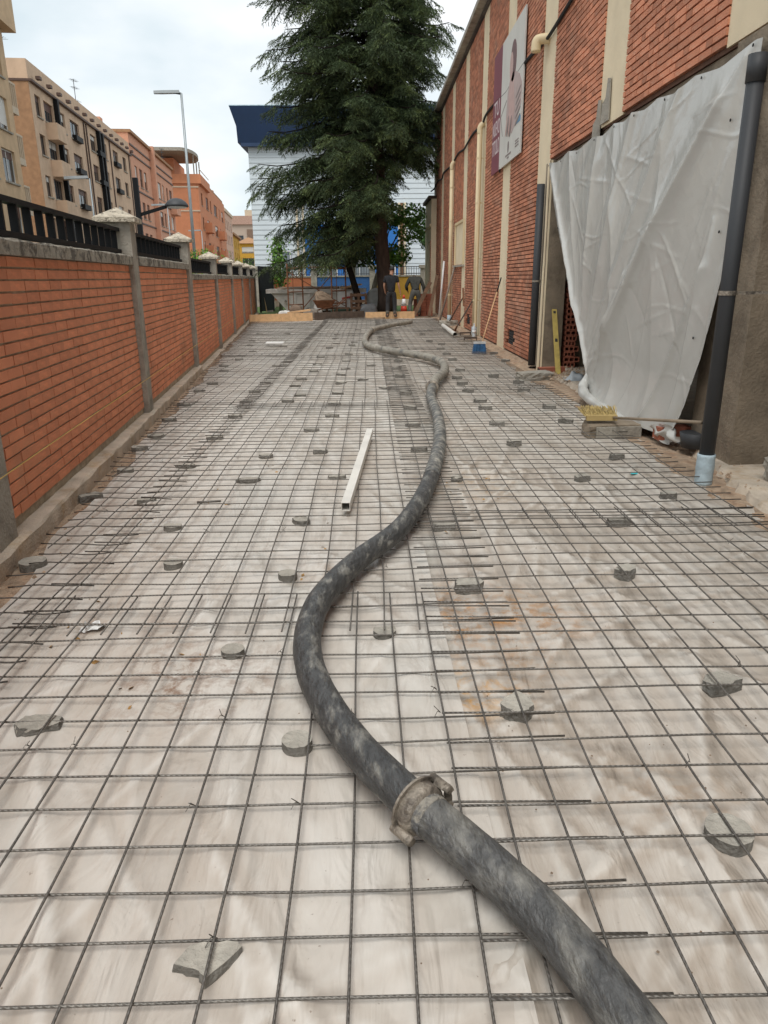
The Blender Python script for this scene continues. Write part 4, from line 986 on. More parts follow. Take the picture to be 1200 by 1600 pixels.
wh = MB().lathe([(.10,-.04),(.17,-.045),(.19,-.02),(.19,.02),(.17,.045),(.10,.04)], 20, lambda x,y,z:(-.62+x,z,.19+y)).build('wheel', m_tyre, wbw, smooth=True)
MB().lathe([(.02,-.05),(.10,-.03),(.10,.03),(.02,.05)], 14, lambda x,y,z:(-.62+x,z,.19+y)).build('rim', m_rust, wh)
link('load', hull('load', [(x*.8,y*.8,.62) for x,y,z in hi_]+[(-.1,.0,1.0),(-.35,.05,.98),(.1,-.1,.9),(.2,.1,.86),(-.2,-.15,.95)], m_earth, .03, 2), wbw)
pal = thing('pallet', 'dark wooden pallet standing upright beside the dark leaning trunk', 'pallet', (-.72,30.4,0), R(-4))
for z in (.06,.32,.58,.82): MB().box(0,.66,0,.02,z-.05,z+.06).build('slat', m_pallet, pal)
for z in (.06,.44,.82): MB().box(0,.66,.105,.125,z-.05,z+.05).build('slat', m_pallet, pal)
for x in (0,.29,.58): MB().box(x,x+.08,.02,.105,.0,.9).build('block_rail', m_pallet, pal)
def sack(label, loc, w, d, h, mat, seed, name='sack', cat='sack'):
    r = random.Random(seed); b = MB(); n, m = 20, 10; vs = []
    for j in range(m+1):
        z = h*j/m; q = (1-.25*(j/m)**3)*(.9+.1*math.sin(j/m*3.1)) if j < m else .15
        for k in range(n):
            a = 2*math.pi*k/n; sx = abs(math.cos(a))**.5*math.copysign(1,math.cos(a)); sy = abs(math.sin(a))**.5*math.copysign(1,math.sin(a))
            vs.append((w/2*q*sx+r.uniform(-.02,.02), d/2*q*sy+r.uniform(-.02,.02), z+r.uniform(-.015,.015)*(j>0)))
    b.add(vs,[(i*n+k,i*n+(k+1)%n,(i+1)*n+(k+1)%n,(i+1)*n+k) for i in range(m) for k in range(n)]+[tuple(m*n+k for k in range(n))])
    o = link(name, b.mesh(name, mat, True), None, loc); return tag(o, label, cat)
m_bag = material('white_woven_bag', (.62,.60,.56), .8, .12, 5, .3, 25)
s1 = sack('white bulk bag with folded rim behind the pallet', (-.85,32.2,0), 1.0,.9,1.05, m_bag, 3, 'bulk_bag', 'bag')
MB().prism([(-.25,.62),(.2,.7),(.22,.78),(-.24,.7)],-.49,-.472,fs).build('printed_mark', material('red_print',(.45,.06,.05),.7), s1)
for q in (-1,1): MB().tube([(.3*q,-.3,.98),(.34*q,-.32,1.14),(.2*q,-.2,1.16),(.15*q,-.1,1.0)],.02,6).build('loop_handle', m_bag, s1)
tag(MB().bar((-1.05,31.9,1.08),(-.35,32.3,1.22),.4,.05).build('plywood_piece', m_pine), 'light plywood piece lying on the white bulk bag', 'plywood')
sack('white bulk bag left of the big spruce trunk', (.35,33.0,0), .9,.8,1.05, m_bag, 5, 'bulk_bag', 'bag')
sack('grey plastic covered sack pile in front of the spruce trunk', (.0,30.6,0), .75,.6,.52, material('grey_cover',(.16,.165,.17),.5,.2,6), 7)
sack('brown sack lying on the pine board beside the scaffold', (-2.75,28.9,.1), .5,.4,.42, material('brown_sack',(.17,.12,.085),.9,.25,8), 9)
sack('long grey brown sack between the scaffold and wheelbarrow', (-2.25,29.4,0), .7,.4,.35, material('grey_sack',(.2,.17,.14),.9,.25,8), 10)
sack('pale crumpled sack left of the brown sack', (-3.2,29.3,0), .6,.4,.3, m_bag, 12)
sack('white half empty sack standing left of the wheelbarrow', (-2.05,31.2,0), .35,.3,.72, m_bag, 14)
sack('green tarp covered bundle under the scaffold', (-1.1,30.8,0), .9,.5,.34, material('dark_green_cover',(.03,.06,.035),.6,.2,6), 13,'bundle','bundle')
tag(MB().box(-1.75,-.75,30.35,30.5,.30,.36).box(-1.7,-1.62,30.35,30.5,0,.3).box(-.88,-.8,30.35,30.5,0,.3).build('trestle', m_pallet), 'low wooden trestle between the wheelbarrow and pallet', 'trestle')
b = MB(); r2 = random.Random(3)
for k in range(260):
    c = Vector((r2.uniform(-3.9,.6), r2.uniform(28.9,32), 0)); w = r2.uniform(.03,.12); a = r2.random()*6; e = [Vector((math.cos(a)*w,math.sin(a)*w,0)),Vector((-math.sin(a)*w*.7,math.cos(a)*w*.7,0)),Vector((0,0,w))]
    b.add([c-e[0],c+e[1],c+e[0]*.9,c-e[1],c+e[2]+e[0]*.2],[(0,1,4),(1,2,4),(2,3,4),(3,0,4)])
tag(b.build('rubble', m_earth), kind='stuff')
tag(MB().box(-3.9,2.8,28.7,31.4,-.02,-.001).build('bare_soil', m_earth), kind='structure')
# brick stack with leaning boards by the hall corner
stk = thing('brick_stack', 'stack of brown red bricks at the far corner of the hall beside the bending worker', 'brick stack', (2.2,30.3,0), .1)
ub = MB().box(-.12,.12,-.06,.06,0,.06).mesh('brick', m_red); r2 = random.Random(6)
for j in range(13):
    for i in range(3):
        for k in range(2):
            if j > 9 and i == 0: continue
            link('brick', ub, stk, (.25*i-.25+r2.uniform(-.012,.012), .13*k+r2.uniform(-.01,.01), .066*j), (0,0,r2.uniform(-.06,.06)))
tag(MB().bar((1.75,29.4,.02),(2.45,30.0,1.3),.15,.03,(0,1,0)).build('leaning_plank', m_pallet), 'dark plank leaning across the brown red brick stack', 'plank')
tag(MB().bar((2.35,29.3,.02),(2.72,30.1,1.55),.12,.03,(0,1,0)).build('leaning_plank', m_pallet), 'dark plank leaning on the hall wall beside the brick stack', 'plank')

# ------------------------------------------------------------------ people
def skin_mesh(name, pts, edges, rad, mat, parent=None, sub=2, root=0):
    me = bpy.data.meshes.new(name); me.from_pydata(pts, edges, []); me.materials.append(mat)
    o = link(name, me, parent); m = o.modifiers.new('skin','SKIN'); m.use_smooth_shade = True
    for v, r in zip(me.skin_vertices[0].data, rad): v.radius = (r, r) if not isinstance(r, tuple) else r
    me.skin_vertices[0].data[root].use_root = True
    s = o.modifiers.new('sub','SUBSURF'); s.levels = sub; s.render_levels = sub
    return o
def person(loc, rz, label, J, shirt, trous, boot, belt=None, sleeves='short', cap=None):
    t = thing('person', label, 'person', loc, rz)
    n = ['pel','sp1','chest','neck','head','top']; names = list(J); idx = {k:i for i,k in enumerate(names)}
    E = [('pel','sp1'),('sp1','chest'),('chest','neck'),('neck','head'),('head','top')]
    for s in 'LR': E += [('chest','sh'+s),('sh'+s,'el'+s),('el'+s,'wr'+s),('wr'+s,'pa'+s),('pel','hip'+s),('hip'+s,'kn'+s),('kn'+s,'an'+s),('an'+s,'to'+s)]
    RAD = dict(pel=.115,sp1=.12,chest=.14,neck=.055,head=.088,top=.078,sh=.06,el=.042,wr=.03,pa=.036,hip=.085,kn=.058,an=.042,to=.042)
    P = [J[k] for k in names]; g = lambda k: RAD.get(k, RAD.get(k[:-1], .05))
    body = skin_mesh('body', P, [(idx[a],idx[b]) for a,b in E], [g(k)*(.72 if k[:2] in ('pe','sp','ch','hi','kn','an','to','sh') else 1) for k in names], m_skin, t, 2, idx['pel'])
    def sub(nm, keys, edges, grow, mat, ends=None):
        q = [Vector(J[k]) if isinstance(k,str) else Vector(J[k[0]]).lerp(Vector(J[k[1]]), k[2]) for k in keys]
        rr = [(g(k) if isinstance(k,str) else g(k[0])*(1-k[2])+g(k[1])*k[2])+grow for k in keys]
        return skin_mesh(nm, q, edges, rr, mat, t, 2, 0)
    la = .55 if sleeves == 'short' else .96
    ks = ['sp1',('pel','sp1',-.25),'chest',('chest','neck',.55)]; es = [(0,1),(0,2),(2,3)]
    for s in 'LR':
        i = len(ks)
        if sleeves == 'short': ks += ['sh'+s, ('sh'+s,'el'+s,.7)]; es += [(2,i),(i,i+1)]
        else: ks += ['sh'+s,'el'+s,('el'+s,'wr'+s,.9)]; es += [(2,i),(i,i+1),(i+1,i+2)]
    sub('shirt', ks, es, .03, shirt)
    ks = ['pel',('pel','sp1',.5)]; es = [(0,1)]
    for s in 'LR':
        i = len(ks); ks += ['hip'+s,('hip'+s,'kn'+s,.5),'kn'+s,('kn'+s,'an'+s,.8)]; es += [(0,i),(i,i+1),(i+1,i+2),(i+2,i+3)]
    sub('trousers', ks, es, .028, trous)
    for s in 'LR': sub('boot', ['an'+s,('kn'+s,'an'+s,.45),'to'+s], [(0,1),(0,2)], .026, boot)
    if belt:
        c = Vector(J['pel']).lerp(Vector(J['sp1']),.35); MB().lathe([(.142,-.022),(.15,-.02),(.15,.02),(.142,.022)], 20, lambda x,y,z:(c.x+x*1.06,c.y+y,c.z+z)).build('belt', belt, t, smooth=True)
    h, tp_ = Vector(J['head']), Vector(J['top']); ax = (tp_-h).normalized(); cc = h.lerp(tp_,.62)
    hv = MB(); pr = [(.088*math.cos(a), .10*math.sin(a)) for a in [R(q) for q in (-18,0,20,40,60,78,88)]]
    qz = Vector((0,0,1)).rotation_difference(ax); fwd = Vector((0,1,0))
    hv.lathe([(r+.012,z+.012) for r,z in pr], 18, lambda x,y,z: tuple(cc + qz @ Vector((x, y-.018, z)))); hv.build('hair', cap or m_hair, t, smooth=True)
    # face: nose, ears, eyes; the person looks along +y
    f = MB()
    for s in (-1,1): f.lathe([(.004,-.012),(.022,0),(.004,.012)], 8, lambda x,y,z: tuple(h.lerp(tp_,.35) + qz @ Vector((s*.094+z*.6, y, x*1.3))))
    f.lathe([(.02,-.03),(.012,.0),(.004,.02)], 8, lambda x,y,z: tuple(h.lerp(tp_,.3) + qz @ Vector((x,.098+y*.5-z*.3, z)))); f.build('face', m_skin, t, smooth=True)
    e = MB()
    for s in (-1,1): e.lathe([(.003,-.008),(.011,0),(.003,.008)], 8, lambda x,y,z: tuple(h.lerp(tp_,.52) + qz @ Vector((s*.034+x,.086+z, y*.7))))
    e.bar(tuple(h + qz @ Vector((-.026,.088,-.015))), tuple(h + qz @ Vector((.026,.088,-.015))), .01,.008); e.build('eyes_and_mouth', m_hair, t)
    for s in 'LR':                                   # five bent fingers on each hand
        w_, p_ = Vector(J['wr'+s]), Vector(J['pa'+s]); d = (p_-w_).normalized(); sd_ = Vector((0,1,0)); inn = Vector((-1 if s == 'R' else 1,0,0))
        for k, ln in enumerate((.075,.085,.08,.062)):
            b0 = p_ + sd_*(.03-.02*k) + d*.02; b1 = b0 + d*ln*.55; b2 = b1 + (d*.6+inn*.6).normalized()*ln*.5
            MB().tube([b0,b1,b2],[.0095,.009,.007],7).build('finger', m_skin, t, smooth=True)
        b0 = w_.lerp(p_,.5)+sd_*.03; MB().tube([b0,b0+d*.03+sd_*.02,b0+d*.065+sd_*.022],[.012,.011,.008],7).build('thumb', m_skin, t, smooth=True)
    return t
J1 = dict(pel=(0,0,.95),sp1=(0,-.01,1.12),chest=(-.01,0,1.36),neck=(.0,.03,1.52),head=(.02,.055,1.62),top=(.025,.075,1.74),
  shL=(-.2,0,1.42),elL=(-.27,.03,1.14),wrL=(-.24,.17,.92),paL=(-.22,.22,.86),shR=(.19,0,1.42),elR=(.27,-.02,1.15),wrR=(.33,.06,.90),paR=(.34,.08,.81),
  hipL=(-.1,0,.9),knL=(-.14,.04,.5),anL=(-.15,-.02,.1),toL=(-.17,.14,.05),hipR=(.1,0,.9),knR=(.12,.03,.5),anR=(.13,-.02,.1),toR=(.16,.14,.05))
p = at(612,499,0)
person((p.x,28.2,.06), R(-4), 'worker in black t-shirt, black trousers and rubber boots seen from behind', J1, m_tee, m_trous, m_boot)
J2 = dict(pel=(0,-.04,.97),sp1=(0,.0,1.15),chest=(.0,.12,1.38),neck=(.0,.25,1.47),head=(.0,.34,1.47),top=(.0,.45,1.42),
  shL=(-.22,.12,1.41),elL=(-.36,.1,1.14),wrL=(-.28,.3,.98),paL=(-.25,.38,.92),shR=(.22,.12,1.41),elR=(.34,.08,1.13),wrR=(.38,.14,.87),paR=(.39,.17,.79),
  hipL=(-.11,-.06,.9),knL=(-.2,.03,.5),anL=(-.23,-.05,.1),toL=(-.26,.12,.05),hipR=(.11,-.06,.9),knR=(.16,.05,.5),anR=(.16,-.03,.1),toR=(.18,.14,.05))
p = at(651,494,0)
person((1.86,30.0,.0), R(3), 'worker in dark grey clothes with black belt bending forward seen from behind', J2, m_greyw, m_greyt, m_boot, m_belt, 'long')
co = thing('traffic_cone', 'red and white traffic cone beside the hand of the worker in black', 'cone', (1.36,29.0,.22))
MB().lathe([(.13,.0),(.135,.0),(.10,.22)], 18).build('red_band', material('cone_red',(.6,.05,.02),.5), co, smooth=True)
MB().lathe([(.10,.22),(.06,.48)], 18).build('white_band', m_white, co, smooth=True); MB().lathe([(.06,.48),(.035,.62),(.02,.63)], 18).build('tip', material('cone_tip',(.6,.07,.03),.5), co, smooth=True)
MB().box(-.17,.17,-.17,.17,-.03,.0).build('base', m_black, co)
sack('bright green plastic sack under the traffic cone', (1.42,29.0,0), .5,.4,.19, material('green_plastic',(.03,.28,.10),.5,.15,6), 19)

# ------------------------------------------------------------------ trees
def leaf_mesh(name, C, size, mat, r, asp=.55, droop=0):
    n = len(C); C = np.asarray(C); d = r.normal(size=(n,3)); d[:,2] -= droop; d /= np.linalg.norm(d,axis=1)[:,None]
    u = np.cross(d, r.normal(size=(n,3))); u /= np.linalg.norm(u,axis=1)[:,None]; s = size*r.uniform(.6,1.3,(n,1))
    nn = np.cross(d,u)*s*.15
    V = np.stack([C-d*s*.5, C+u*s*asp*.5+nn, C+d*s*.5, C-u*s*asp*.5+nn],1).reshape(-1,3)
    return npmesh(name, V, np.arange(4*n).reshape(-1,4), mat)
def leafy(name, label, base, hgt, rad, n, size, mat, bark, seed, trunk=.1, blobs=14, lean=(0,0), cz=.7, cat='tree', group=None):
    r = np.random.default_rng(seed); t = thing(name, label, cat, base, 0, group)
    fork = hgt*(cz-.28); tp_ = Vector((lean[0]*cz,lean[1]*cz,fork))
    tr = MB().tube(catmull([(0,0,0),(lean[0]*.2,lean[1]*.2,fork*.5),tp_],5), [trunk*(1.15-.4*i/10) for i in range(11)], 9).build('trunk', bark, t, smooth=True)
    pts = []
    for k in range(blobs):
        a = r.uniform(0,6.28); q = r.uniform(.2,.85); zc = hgt*(cz+r.uniform(-.24,.28)); c = Vector((lean[0]+rad*q*math.cos(a), lean[1]+rad*q*math.sin(a), zc))
        MB().tube([tp_*.92, tp_.lerp(c,.55)+Vector((0,0,.1*rad)), c], [trunk*.45,trunk*.25,trunk*.08], 6).build('limb', bark, t, smooth=True)
        m = n//blobs; e = r.normal(size=(m,3)); e /= np.linalg.norm(e,axis=1)[:,None]; e *= (r.uniform(.2,1,(m,1))**.5)*rad*r.uniform(.3,.5)
        pts.append(np.array(c)+e*np.array([1,1,.8]))
    link('crown', leaf_mesh('crown', np.concatenate(pts), size, mat, r), t)
    return t
GB = 'leafy trees beyond the yard'
leafy('small_tree', 'bright leafy tree behind the spruce trunk with pale bark', (.15,34.5,0), 4.6, 1.5, 4200, .17, m_leaf, m_palebark, 3, .13, 12, (.6,0), .72)
leafy('small_tree', 'leafy tree left of the spruce trunk with twin pale stem', (-.75,36.5,0), 4.4, 1.2, 2600, .17, m_leafd, m_palebark, 6, .14, 9, (.1,0), .72)
leafy('small_tree', 'round leafy tree with dark green leaves right of the workers', (3.9,44,0), 5.6, 1.6, 4200, .22, m_leafd, m_limb, 4, .1, 12, (0,0), .62)
tr = thing('dark_trunk', 'dark leaning tree trunk rising behind the pallet', 'trunk', (-.55,31.6,0))
MB().tube(catmull([(.2,0,0),(.12,0,.7),(-.1,0,1.5),(-.35,.1,2.4),(-.45,.2,3.6)],5),[.17-.004*i for i in range(21)],10).build('stem', m_limb, tr, smooth=True)
# ivy column on a thin stem
t = thing('ivy_tree', 'thin young tree clothed in bright green ivy in front of the orange wall', 'tree', (-4.2,36.5,0)); r = np.random.default_rng(8)
MB().tube([(0,0,0),(.05,0,1.4),(0,0,2.9)],[.09,.07,.03],8).build('trunk', m_palebark, t, smooth=True)
c = np.stack([r.normal(0,.17,900), r.normal(0,.17,900), 1.1+2.2*r.random(900)],1); c[:,:2] *= (1.25-.3*np.abs(c[:,2:3]-2.2)); link('crown', leaf_mesh('crown', c, .15, m_leaf, r), t)

def spray_template(r):
    """one drooping conifer shoot, x along the shoot: twig, side shoots, needle blades"""
    V = []; n = 0
    segs = [(0,0,0,1,0,-.25,1.0)]
    for k in range(9):
        s = .12+.09*k; sg = 1 if k%2 else -1; ln = .52*(1-s)*r.uniform(.8,1.2)+.10
        segs.append((s,0,-.25*s, .62*ln, sg*.66*ln, -.42*ln, ln))
    for (x,y,z,dx,dy,dz,ln) in segs:
        m = max(7,int(30*ln)); d = np.array([dx,dy,dz])
        for i in range(m):
            t = (i+.5)/m; p = np.array([x,y,z])+d*t+np.array([0,0,-.10*t*t*ln])
            a = r.uniform(0,6.28); side = np.array([-dy,dx,0]); side = side/(np.linalg.norm(side)+1e-6); up_ = np.array([0,0,1.])
            o = side*math.cos(a)+up_*math.sin(a)*.7; dd = d/(np.linalg.norm(d)+1e-6)
            tip = p+(dd*.65+o*.75)*.115*r.uniform(.7,1.2); w = np.cross(dd,o)*.019+dd*.006
            V += [p-w, p+w, tip]
    return np.array(V)
def conifer(label, base, hgt, seed):
    r = np.random.default_rng(seed); t = thing('spruce_tree', label, 'tree', base)
    zt = np.linspace(0,hgt,30); lx = lambda z: -.045*z+.0*z
    MB().tube([(lx(z)+.03*math.sin(z*1.3), .02*math.sin(z), z) for z in zt], [.30*(1-z/hgt)**.8*(1.25 if z < .4 else 1)+.02 for z in zt], 14).build('trunk', m_bark, t, smooth=True)
    T = [spray_template(r) for _ in range(10)]; acc = []; limbs = MB()
    def prof(z): return float(np.interp(z,[1.9,3.0,4.2,6,8,10,13,16,hgt],[2.4,3.6,3.95,3.7,3.75,3.75,3.1,1.9,.15]))
    z = 2.9; ang = 0
    while z < hgt-.3:
        nb_ = 5 if z < 14 else 4
        for k in range(nb_):
            ang += 2*math.pi/nb_ + r.uniform(-.4,.4); Rb = prof(z)*r.uniform(.62,1.15)*(1-.16*math.cos(ang))*(.86 if z < 9 and math.cos(ang) > .3 else .86 if z > 7.5 and math.cos(ang) < 0 else 1)
            if z < 6.3 and math.cos(ang) > .1 and r.random() < (1 if z < 5.2 else .6): continue
            if z < 4.2 and math.cos(ang) > -.45 and math.sin(ang) < .3: continue       # trunk shows bare on the right, low boughs only to the left
            if z < 3.2: Rb *= .95
            n = 7; pts = []; up0_ = r.uniform(.05,.3)
            for i in range(n+1):
                q = i/n; pts.append(Vector((lx(z)+math.cos(ang)*Rb*q+.1*math.sin(q*5+ang), math.sin(ang)*Rb*q, z+Rb*(up0_*q-.62*q*q+.30*q**4))))
            limbs.tube(pts, [.055*(1-.85*i/n)*min(1,Rb/2.5)+.006 for i in range(n+1)], 5)
            ns = int(7+Rb*6.6)
            for s in range(ns):
                q = .22+.78*(s+r.random())/ns if s < ns-1 else 1
                i = min(n-1,int(q*n)); p = pts[i].lerp(pts[i+1], q*n-i); az = ang + (r.choice([-1,1])*r.uniform(.35,1.15) if q < .93 else r.uniform(-.3,.3))
                sc_ = r.uniform(.6,1.15)*(.8+.35*min(1,Rb/3))*(1.15-.4*q); dr = r.uniform(.05,1.05)
                ca,sa = math.cos(az),math.sin(az); cd,sd_ = math.cos(-dr*.8),math.sin(-dr*.8)
                Rm = np.array([[ca*cd,-sa,-ca*sd_],[sa*cd,ca,-sa*sd_],[sd_,0,cd]]); rl = r.uniform(-.5,.5); Rr = np.array([[1,0,0],[0,math.cos(rl),-math.sin(rl)],[0,math.sin(rl),math.cos(rl)]])
                acc.append((T[r.integers(10)]*sc_) @ (Rm@Rr).T + np.array(p))
        z += r.uniform(.2,.34)
    limbs.build('limbs', m_limb, t)
    V = np.concatenate(acc); link('crown', npmesh('crown', V, np.arange(len(V)).reshape(-1,3), m_needle), t)
    return t
conifer('tall dark spruce tree with bare lower trunk at the far end of the yard', (.72,31.9,0), 19, 5)

# ------------------------------------------------------------------ painted wall behind the skip, school building
pw = thing('painted_wall', 'low wall painted orange, blue, yellow and green with railing, across the back of the yard', 'wall')
YB = 42.0
secs = [(-6.2,-2.95,'orange_paint',(.42,.14,.06)),(-2.95,.25,'blue_paint',(.03,.11,.30)),(.25,3.35,'yellow_paint',(.40,.22,.025)),(3.35,9,'green_paint',(.10,.26,.12))]
for x0,x1,nm,cc in secs: MB().box(x0+.002,x1-.002,YB,YB+.25,.32,1.52).build('panel', material(nm,cc,.8,.1,3), pw)
MB().box(-6.2,9,YB-.02,YB+.27,0,.32).build('plinth', m_kerb, pw); MB().box(-6.2,9,YB-.04,YB+.29,1.52,1.6).build('coping', m_conc, pw)
MB().box(-6.2,9,YB+.1,YB+.14,2.02,2.06).box(-6.2,9,YB+.1,YB+.14,1.66,1.69).build('rail', m_pvc, pw)
bm_ = MB().box(-.012,.012,YB+.105,YB+.135,1.6,2.02).mesh('bar', m_pvc)
for k in range(110): link('bar', bm_, pw, (-6.1+k*.137,0,0))
for x in (-6.1,-2.95,.25,3.05): MB().box(x-.16,x+.16,YB-.07,YB+.32,0,1.95).box(x-.24,x+.24,YB-.14,YB+.39,1.95,2.12).build('pillar', m_conc, pw)
m_clad = material('white_cladding', (.60,.66,.69), .5, .04, .6); m_navy = material('navy_eaves', (.016,.042,.105), .5, .08, 2); m_cobalt = material('cobalt_panel', (.02,.16,.50), .55, .06, 2)
sch = thing('school_building', 'pale cladded school building with dark navy flared eaves behind the spruce', 'building', (0,56,0))
X0, X1 = -8.15, 12; ze = 10.35
MB().box(X0,X1,.06,14,0,ze).build('wall', material('grey_core',(.4,.43,.45),.8), sch)
b = MB(); k = 0; z = .1
while z < ze-.05:
    b.add([(X0-.03,.05,z+.33),(X1,.05,z+.33),(X1,0.02,z),(X0-.03,0.02,z),(X0-.03,.06,z),(X1,.06,z)],[(0,3,2,1),(3,4,5,2)])
    b.add([(X0-.03,.05,z+.33),(X0-.03,0,z),(X0-.03,.06,z)],[(0,1,2)]); b.add([(X0-.03,.0,z),(X0,14,z),(X0,14,z+.33),(X0-.03,.05,z+.33)],[(0,1,2,3)]); z += .335
tag(b.build('cladding_boards', m_clad, sch), kind='stuff')
MB().prism([(-.35,ze),(14.4,ze),(15,ze+2.15),(-1.0,ze+2.15)], X0-.65, X1+.6, lambda a,b,d:(d,a,b)).build('eaves', m_navy, sch)
e1 = MB(); e1.add([(X0-.35,-.3,ze),(X0-.35,14.4,ze),(X0-1.0,15,ze+2.15),(X0-1.0,-1,ze+2.15)],[(0,1,2,3)]); e1.add([(X0-.65,-.35,ze),(X0-.35,-.3,ze),(X0-1,-1,ze+2.15),(X0-.65,-1,ze+2.15)],[(0,1,2,3)]); e1.build('eaves_return', m_navy, sch)
MB().box(X0-.45,X1,-.4,14.4,ze-.22,ze-.003).build('soffit_band', m_navy, sch)
MB().box(X0-1.0,X1+.6,-1.0,15,ze+2.153,ze+2.2).build('roof_edge', material('pale_roof_edge',(.45,.6,.68),.4), sch)
MB().prism([(1,ze+2.2),(13,ze+2.2),(9,ze+2.9),(5,ze+2.9)], X0+.4, X1, lambda a,b,d:(d,a,b)).build('skylight', material('pale_blue_glass',(.25,.5,.6),.2,.05), sch)
MB().box(-4.35,2.15,-1.6,.0,0,5.0).build('entrance_block', m_cobalt, sch)
for x in (-5.05,2.2): MB().box(x,x+.14,-.25,-.05,0,6.5).box(x+.42,x+.56,-.25,-.05,0,6.5).build('cream_column', m_cream, sch)
for x in (2.37,): MB().box(x,x+.22,-.2,-.06,0,6.5).build('brown_strip', material('brown_strip',(.2,.1,.04),.7), sch)
for (x0,x1,z0,z1) in ((-6.9,-5.6,.4,3.3),(-4.0,-2.2,.9,3.0),(-1.5,.3,.9,3.0),(.8,1.9,.2,3.0)):
    y0 = -.12 if x0 < -4.5 else -1.7
    f = MB().box(x0,x1,y0+.02,y0+.1,z0,z1).build('window', material('grey_glass',(.18,.21,.23),.15,.08), sch)
    MB().box(x0-.06,x1+.06,y0-.03,y0+.018,z0-.06,z0).box(x0-.06,x1+.06,y0-.03,y0+.018,z1,z1+.06).box(x0-.06,x0,y0-.03,y0+.018,z0,z1).box(x1,x1+.06,y0-.03,y0+.018,z0,z1).box((x0+x1)/2-.03,(x0+x1)/2+.03,y0-.03,y0+.018,z0,z1).build('frame', m_white, f)
MB().lathe([(.12,0),(.2,.04),(.2,.12),(.1,.2)],12,lambda x,y,z:(-5.05+x,-.5+y,ze-.5+z)).build('dome_camera', m_white, sch)
MB().bar((-5.05,-.1,ze-.35),(-5.05,-.5,ze-.35),.06,.06).build('bracket', m_white, sch)

# ------------------------------------------------------------------ street houses: true recessed openings
m_pane = material('dark_glass', (.03,.035,.04), .12, .2, 3); m_shut = material('white_shutter', (.62,.60,.56), .6, .06); m_brshut = material('brown_shutter', (.10,.045,.03), .6, .15)
m_frame = material('brown_frame', (.09,.05,.035), .6, .1); m_wframe = material('white_frame', (.65,.64,.6), .5, .05)
def facade(par, y0, y1, z0, z1, cols, rows, mat, depth=.28, sill=m_conc, style=0, seed=0, core=9):
    """wall built from bands and piers round the openings; each window is a part"""
    r = random.Random(seed); b = MB()
    b.box(-core, -depth, y0, y1, z0, z1)
    zs = [z0]+[q for a in rows for q in a]+[z1]; ys = [y0]+[q for a in cols for q in a]+[y1]
    for i in range(0,len(zs),2): b.box(-depth+.001, 0, y0, y1, zs[i], zs[i+1])
    for (za,zb) in rows:
        for i in range(0,len(ys),2): b.box(-depth+.001, -.001, ys[i]+(0 if i else .001), ys[i+1]-(.001 if i+2 >= len(ys) else 0), za, zb)
    b.build('wall', mat, par)
    for (za,zb) in rows:
        for (ya,yb) in cols:
            w_, h_ = yb-ya, zb-za; q = r.random()
            fr = MB().box(-.2,-.14,ya,ya+.07,za,zb).box(-.2,-.14,yb-.07,yb,za,zb).box(-.2,-.14,ya+.07,yb-.07,zb-.07,zb).box(-.2,-.14,ya+.07,yb-.07,za,za+.07).box(-.2,-.14,(ya+yb)/2-.035,(ya+yb)/2+.035,za+.07,zb-.07)
            f = fr.build('window', m_wframe if (style == 1 or q < .3) else m_frame, par)
            sh = r.choice((0,.25,.35,.5,.85)) if style not in (2,3) else r.choice((0,0,.25,.4)) if style == 3 else r.choice((.3,.5,1))
            if sh < 1: MB().box(-.19,-.17,ya+.07,yb-.07,za+.07,zb-.07-sh*(h_-.14)).build('pane', m_pane, f)
            if sh > 0: MB().box(-.18,-.15,ya+.07,yb-.07,zb-.07-sh*(h_-.14)+.003,zb-.07).build('shutter', m_shut if q < .6 else m_brshut, f)
            MB().box(-.14,.09,ya-.08,yb+.08,za-.09,za-.004).build('sill', sill, f)
def house(name, label, n, s0):
    return thing(name, label, 'apartment building', wl(n, s0), WA)
FN = -15.5
# nearest: cream and beige block at the left edge
h = house('apartment_building', 'beige brick apartment block with cream balconies at the left edge of the picture', -13.0, 34)
m_beige = material('beige_brickwork', (.54,.38,.23), .9, .1, 2, .2, 30); m_crm = material('cream_balcony', (.55,.45,.33), .8, .06)
facade(h, 0, 8.3, 0, 14, [(.8,2.2),(3.2,4.6),(5.6,7.5)], [(1.0,2.4),(3.9,5.5),(6.45,8.05),(9.0,10.6),(11.6,13.2)], m_beige, style=1, seed=1)
MB().box(-9,.55,-.2,8.9,14.003,15.6).build('parapet', m_beige, h)
for z in (5.35,7.95,10.5,13.1)[:3]:
    q = MB().box(-1.3,-.05,8.32,9.4,z-.35,z).build('balcony', m_crm, h)
    for i in range(5): MB().box(-1.28+.28*i,-1.20+.28*i,9.32,9.4,z,z+1.1).build('bar', m_crm, q)
    for i in range(4): MB().box(-.12,-.05,8.4+.29*i,8.47+.29*i,z,z+1.1).build('bar', m_crm, q)
    MB().box(-1.3,-.05,9.32,9.4,z+1.1,z+1.2).box(-.13,-.05,8.32,9.32,z+1.1,z+1.2).build('rail', m_crm, q)
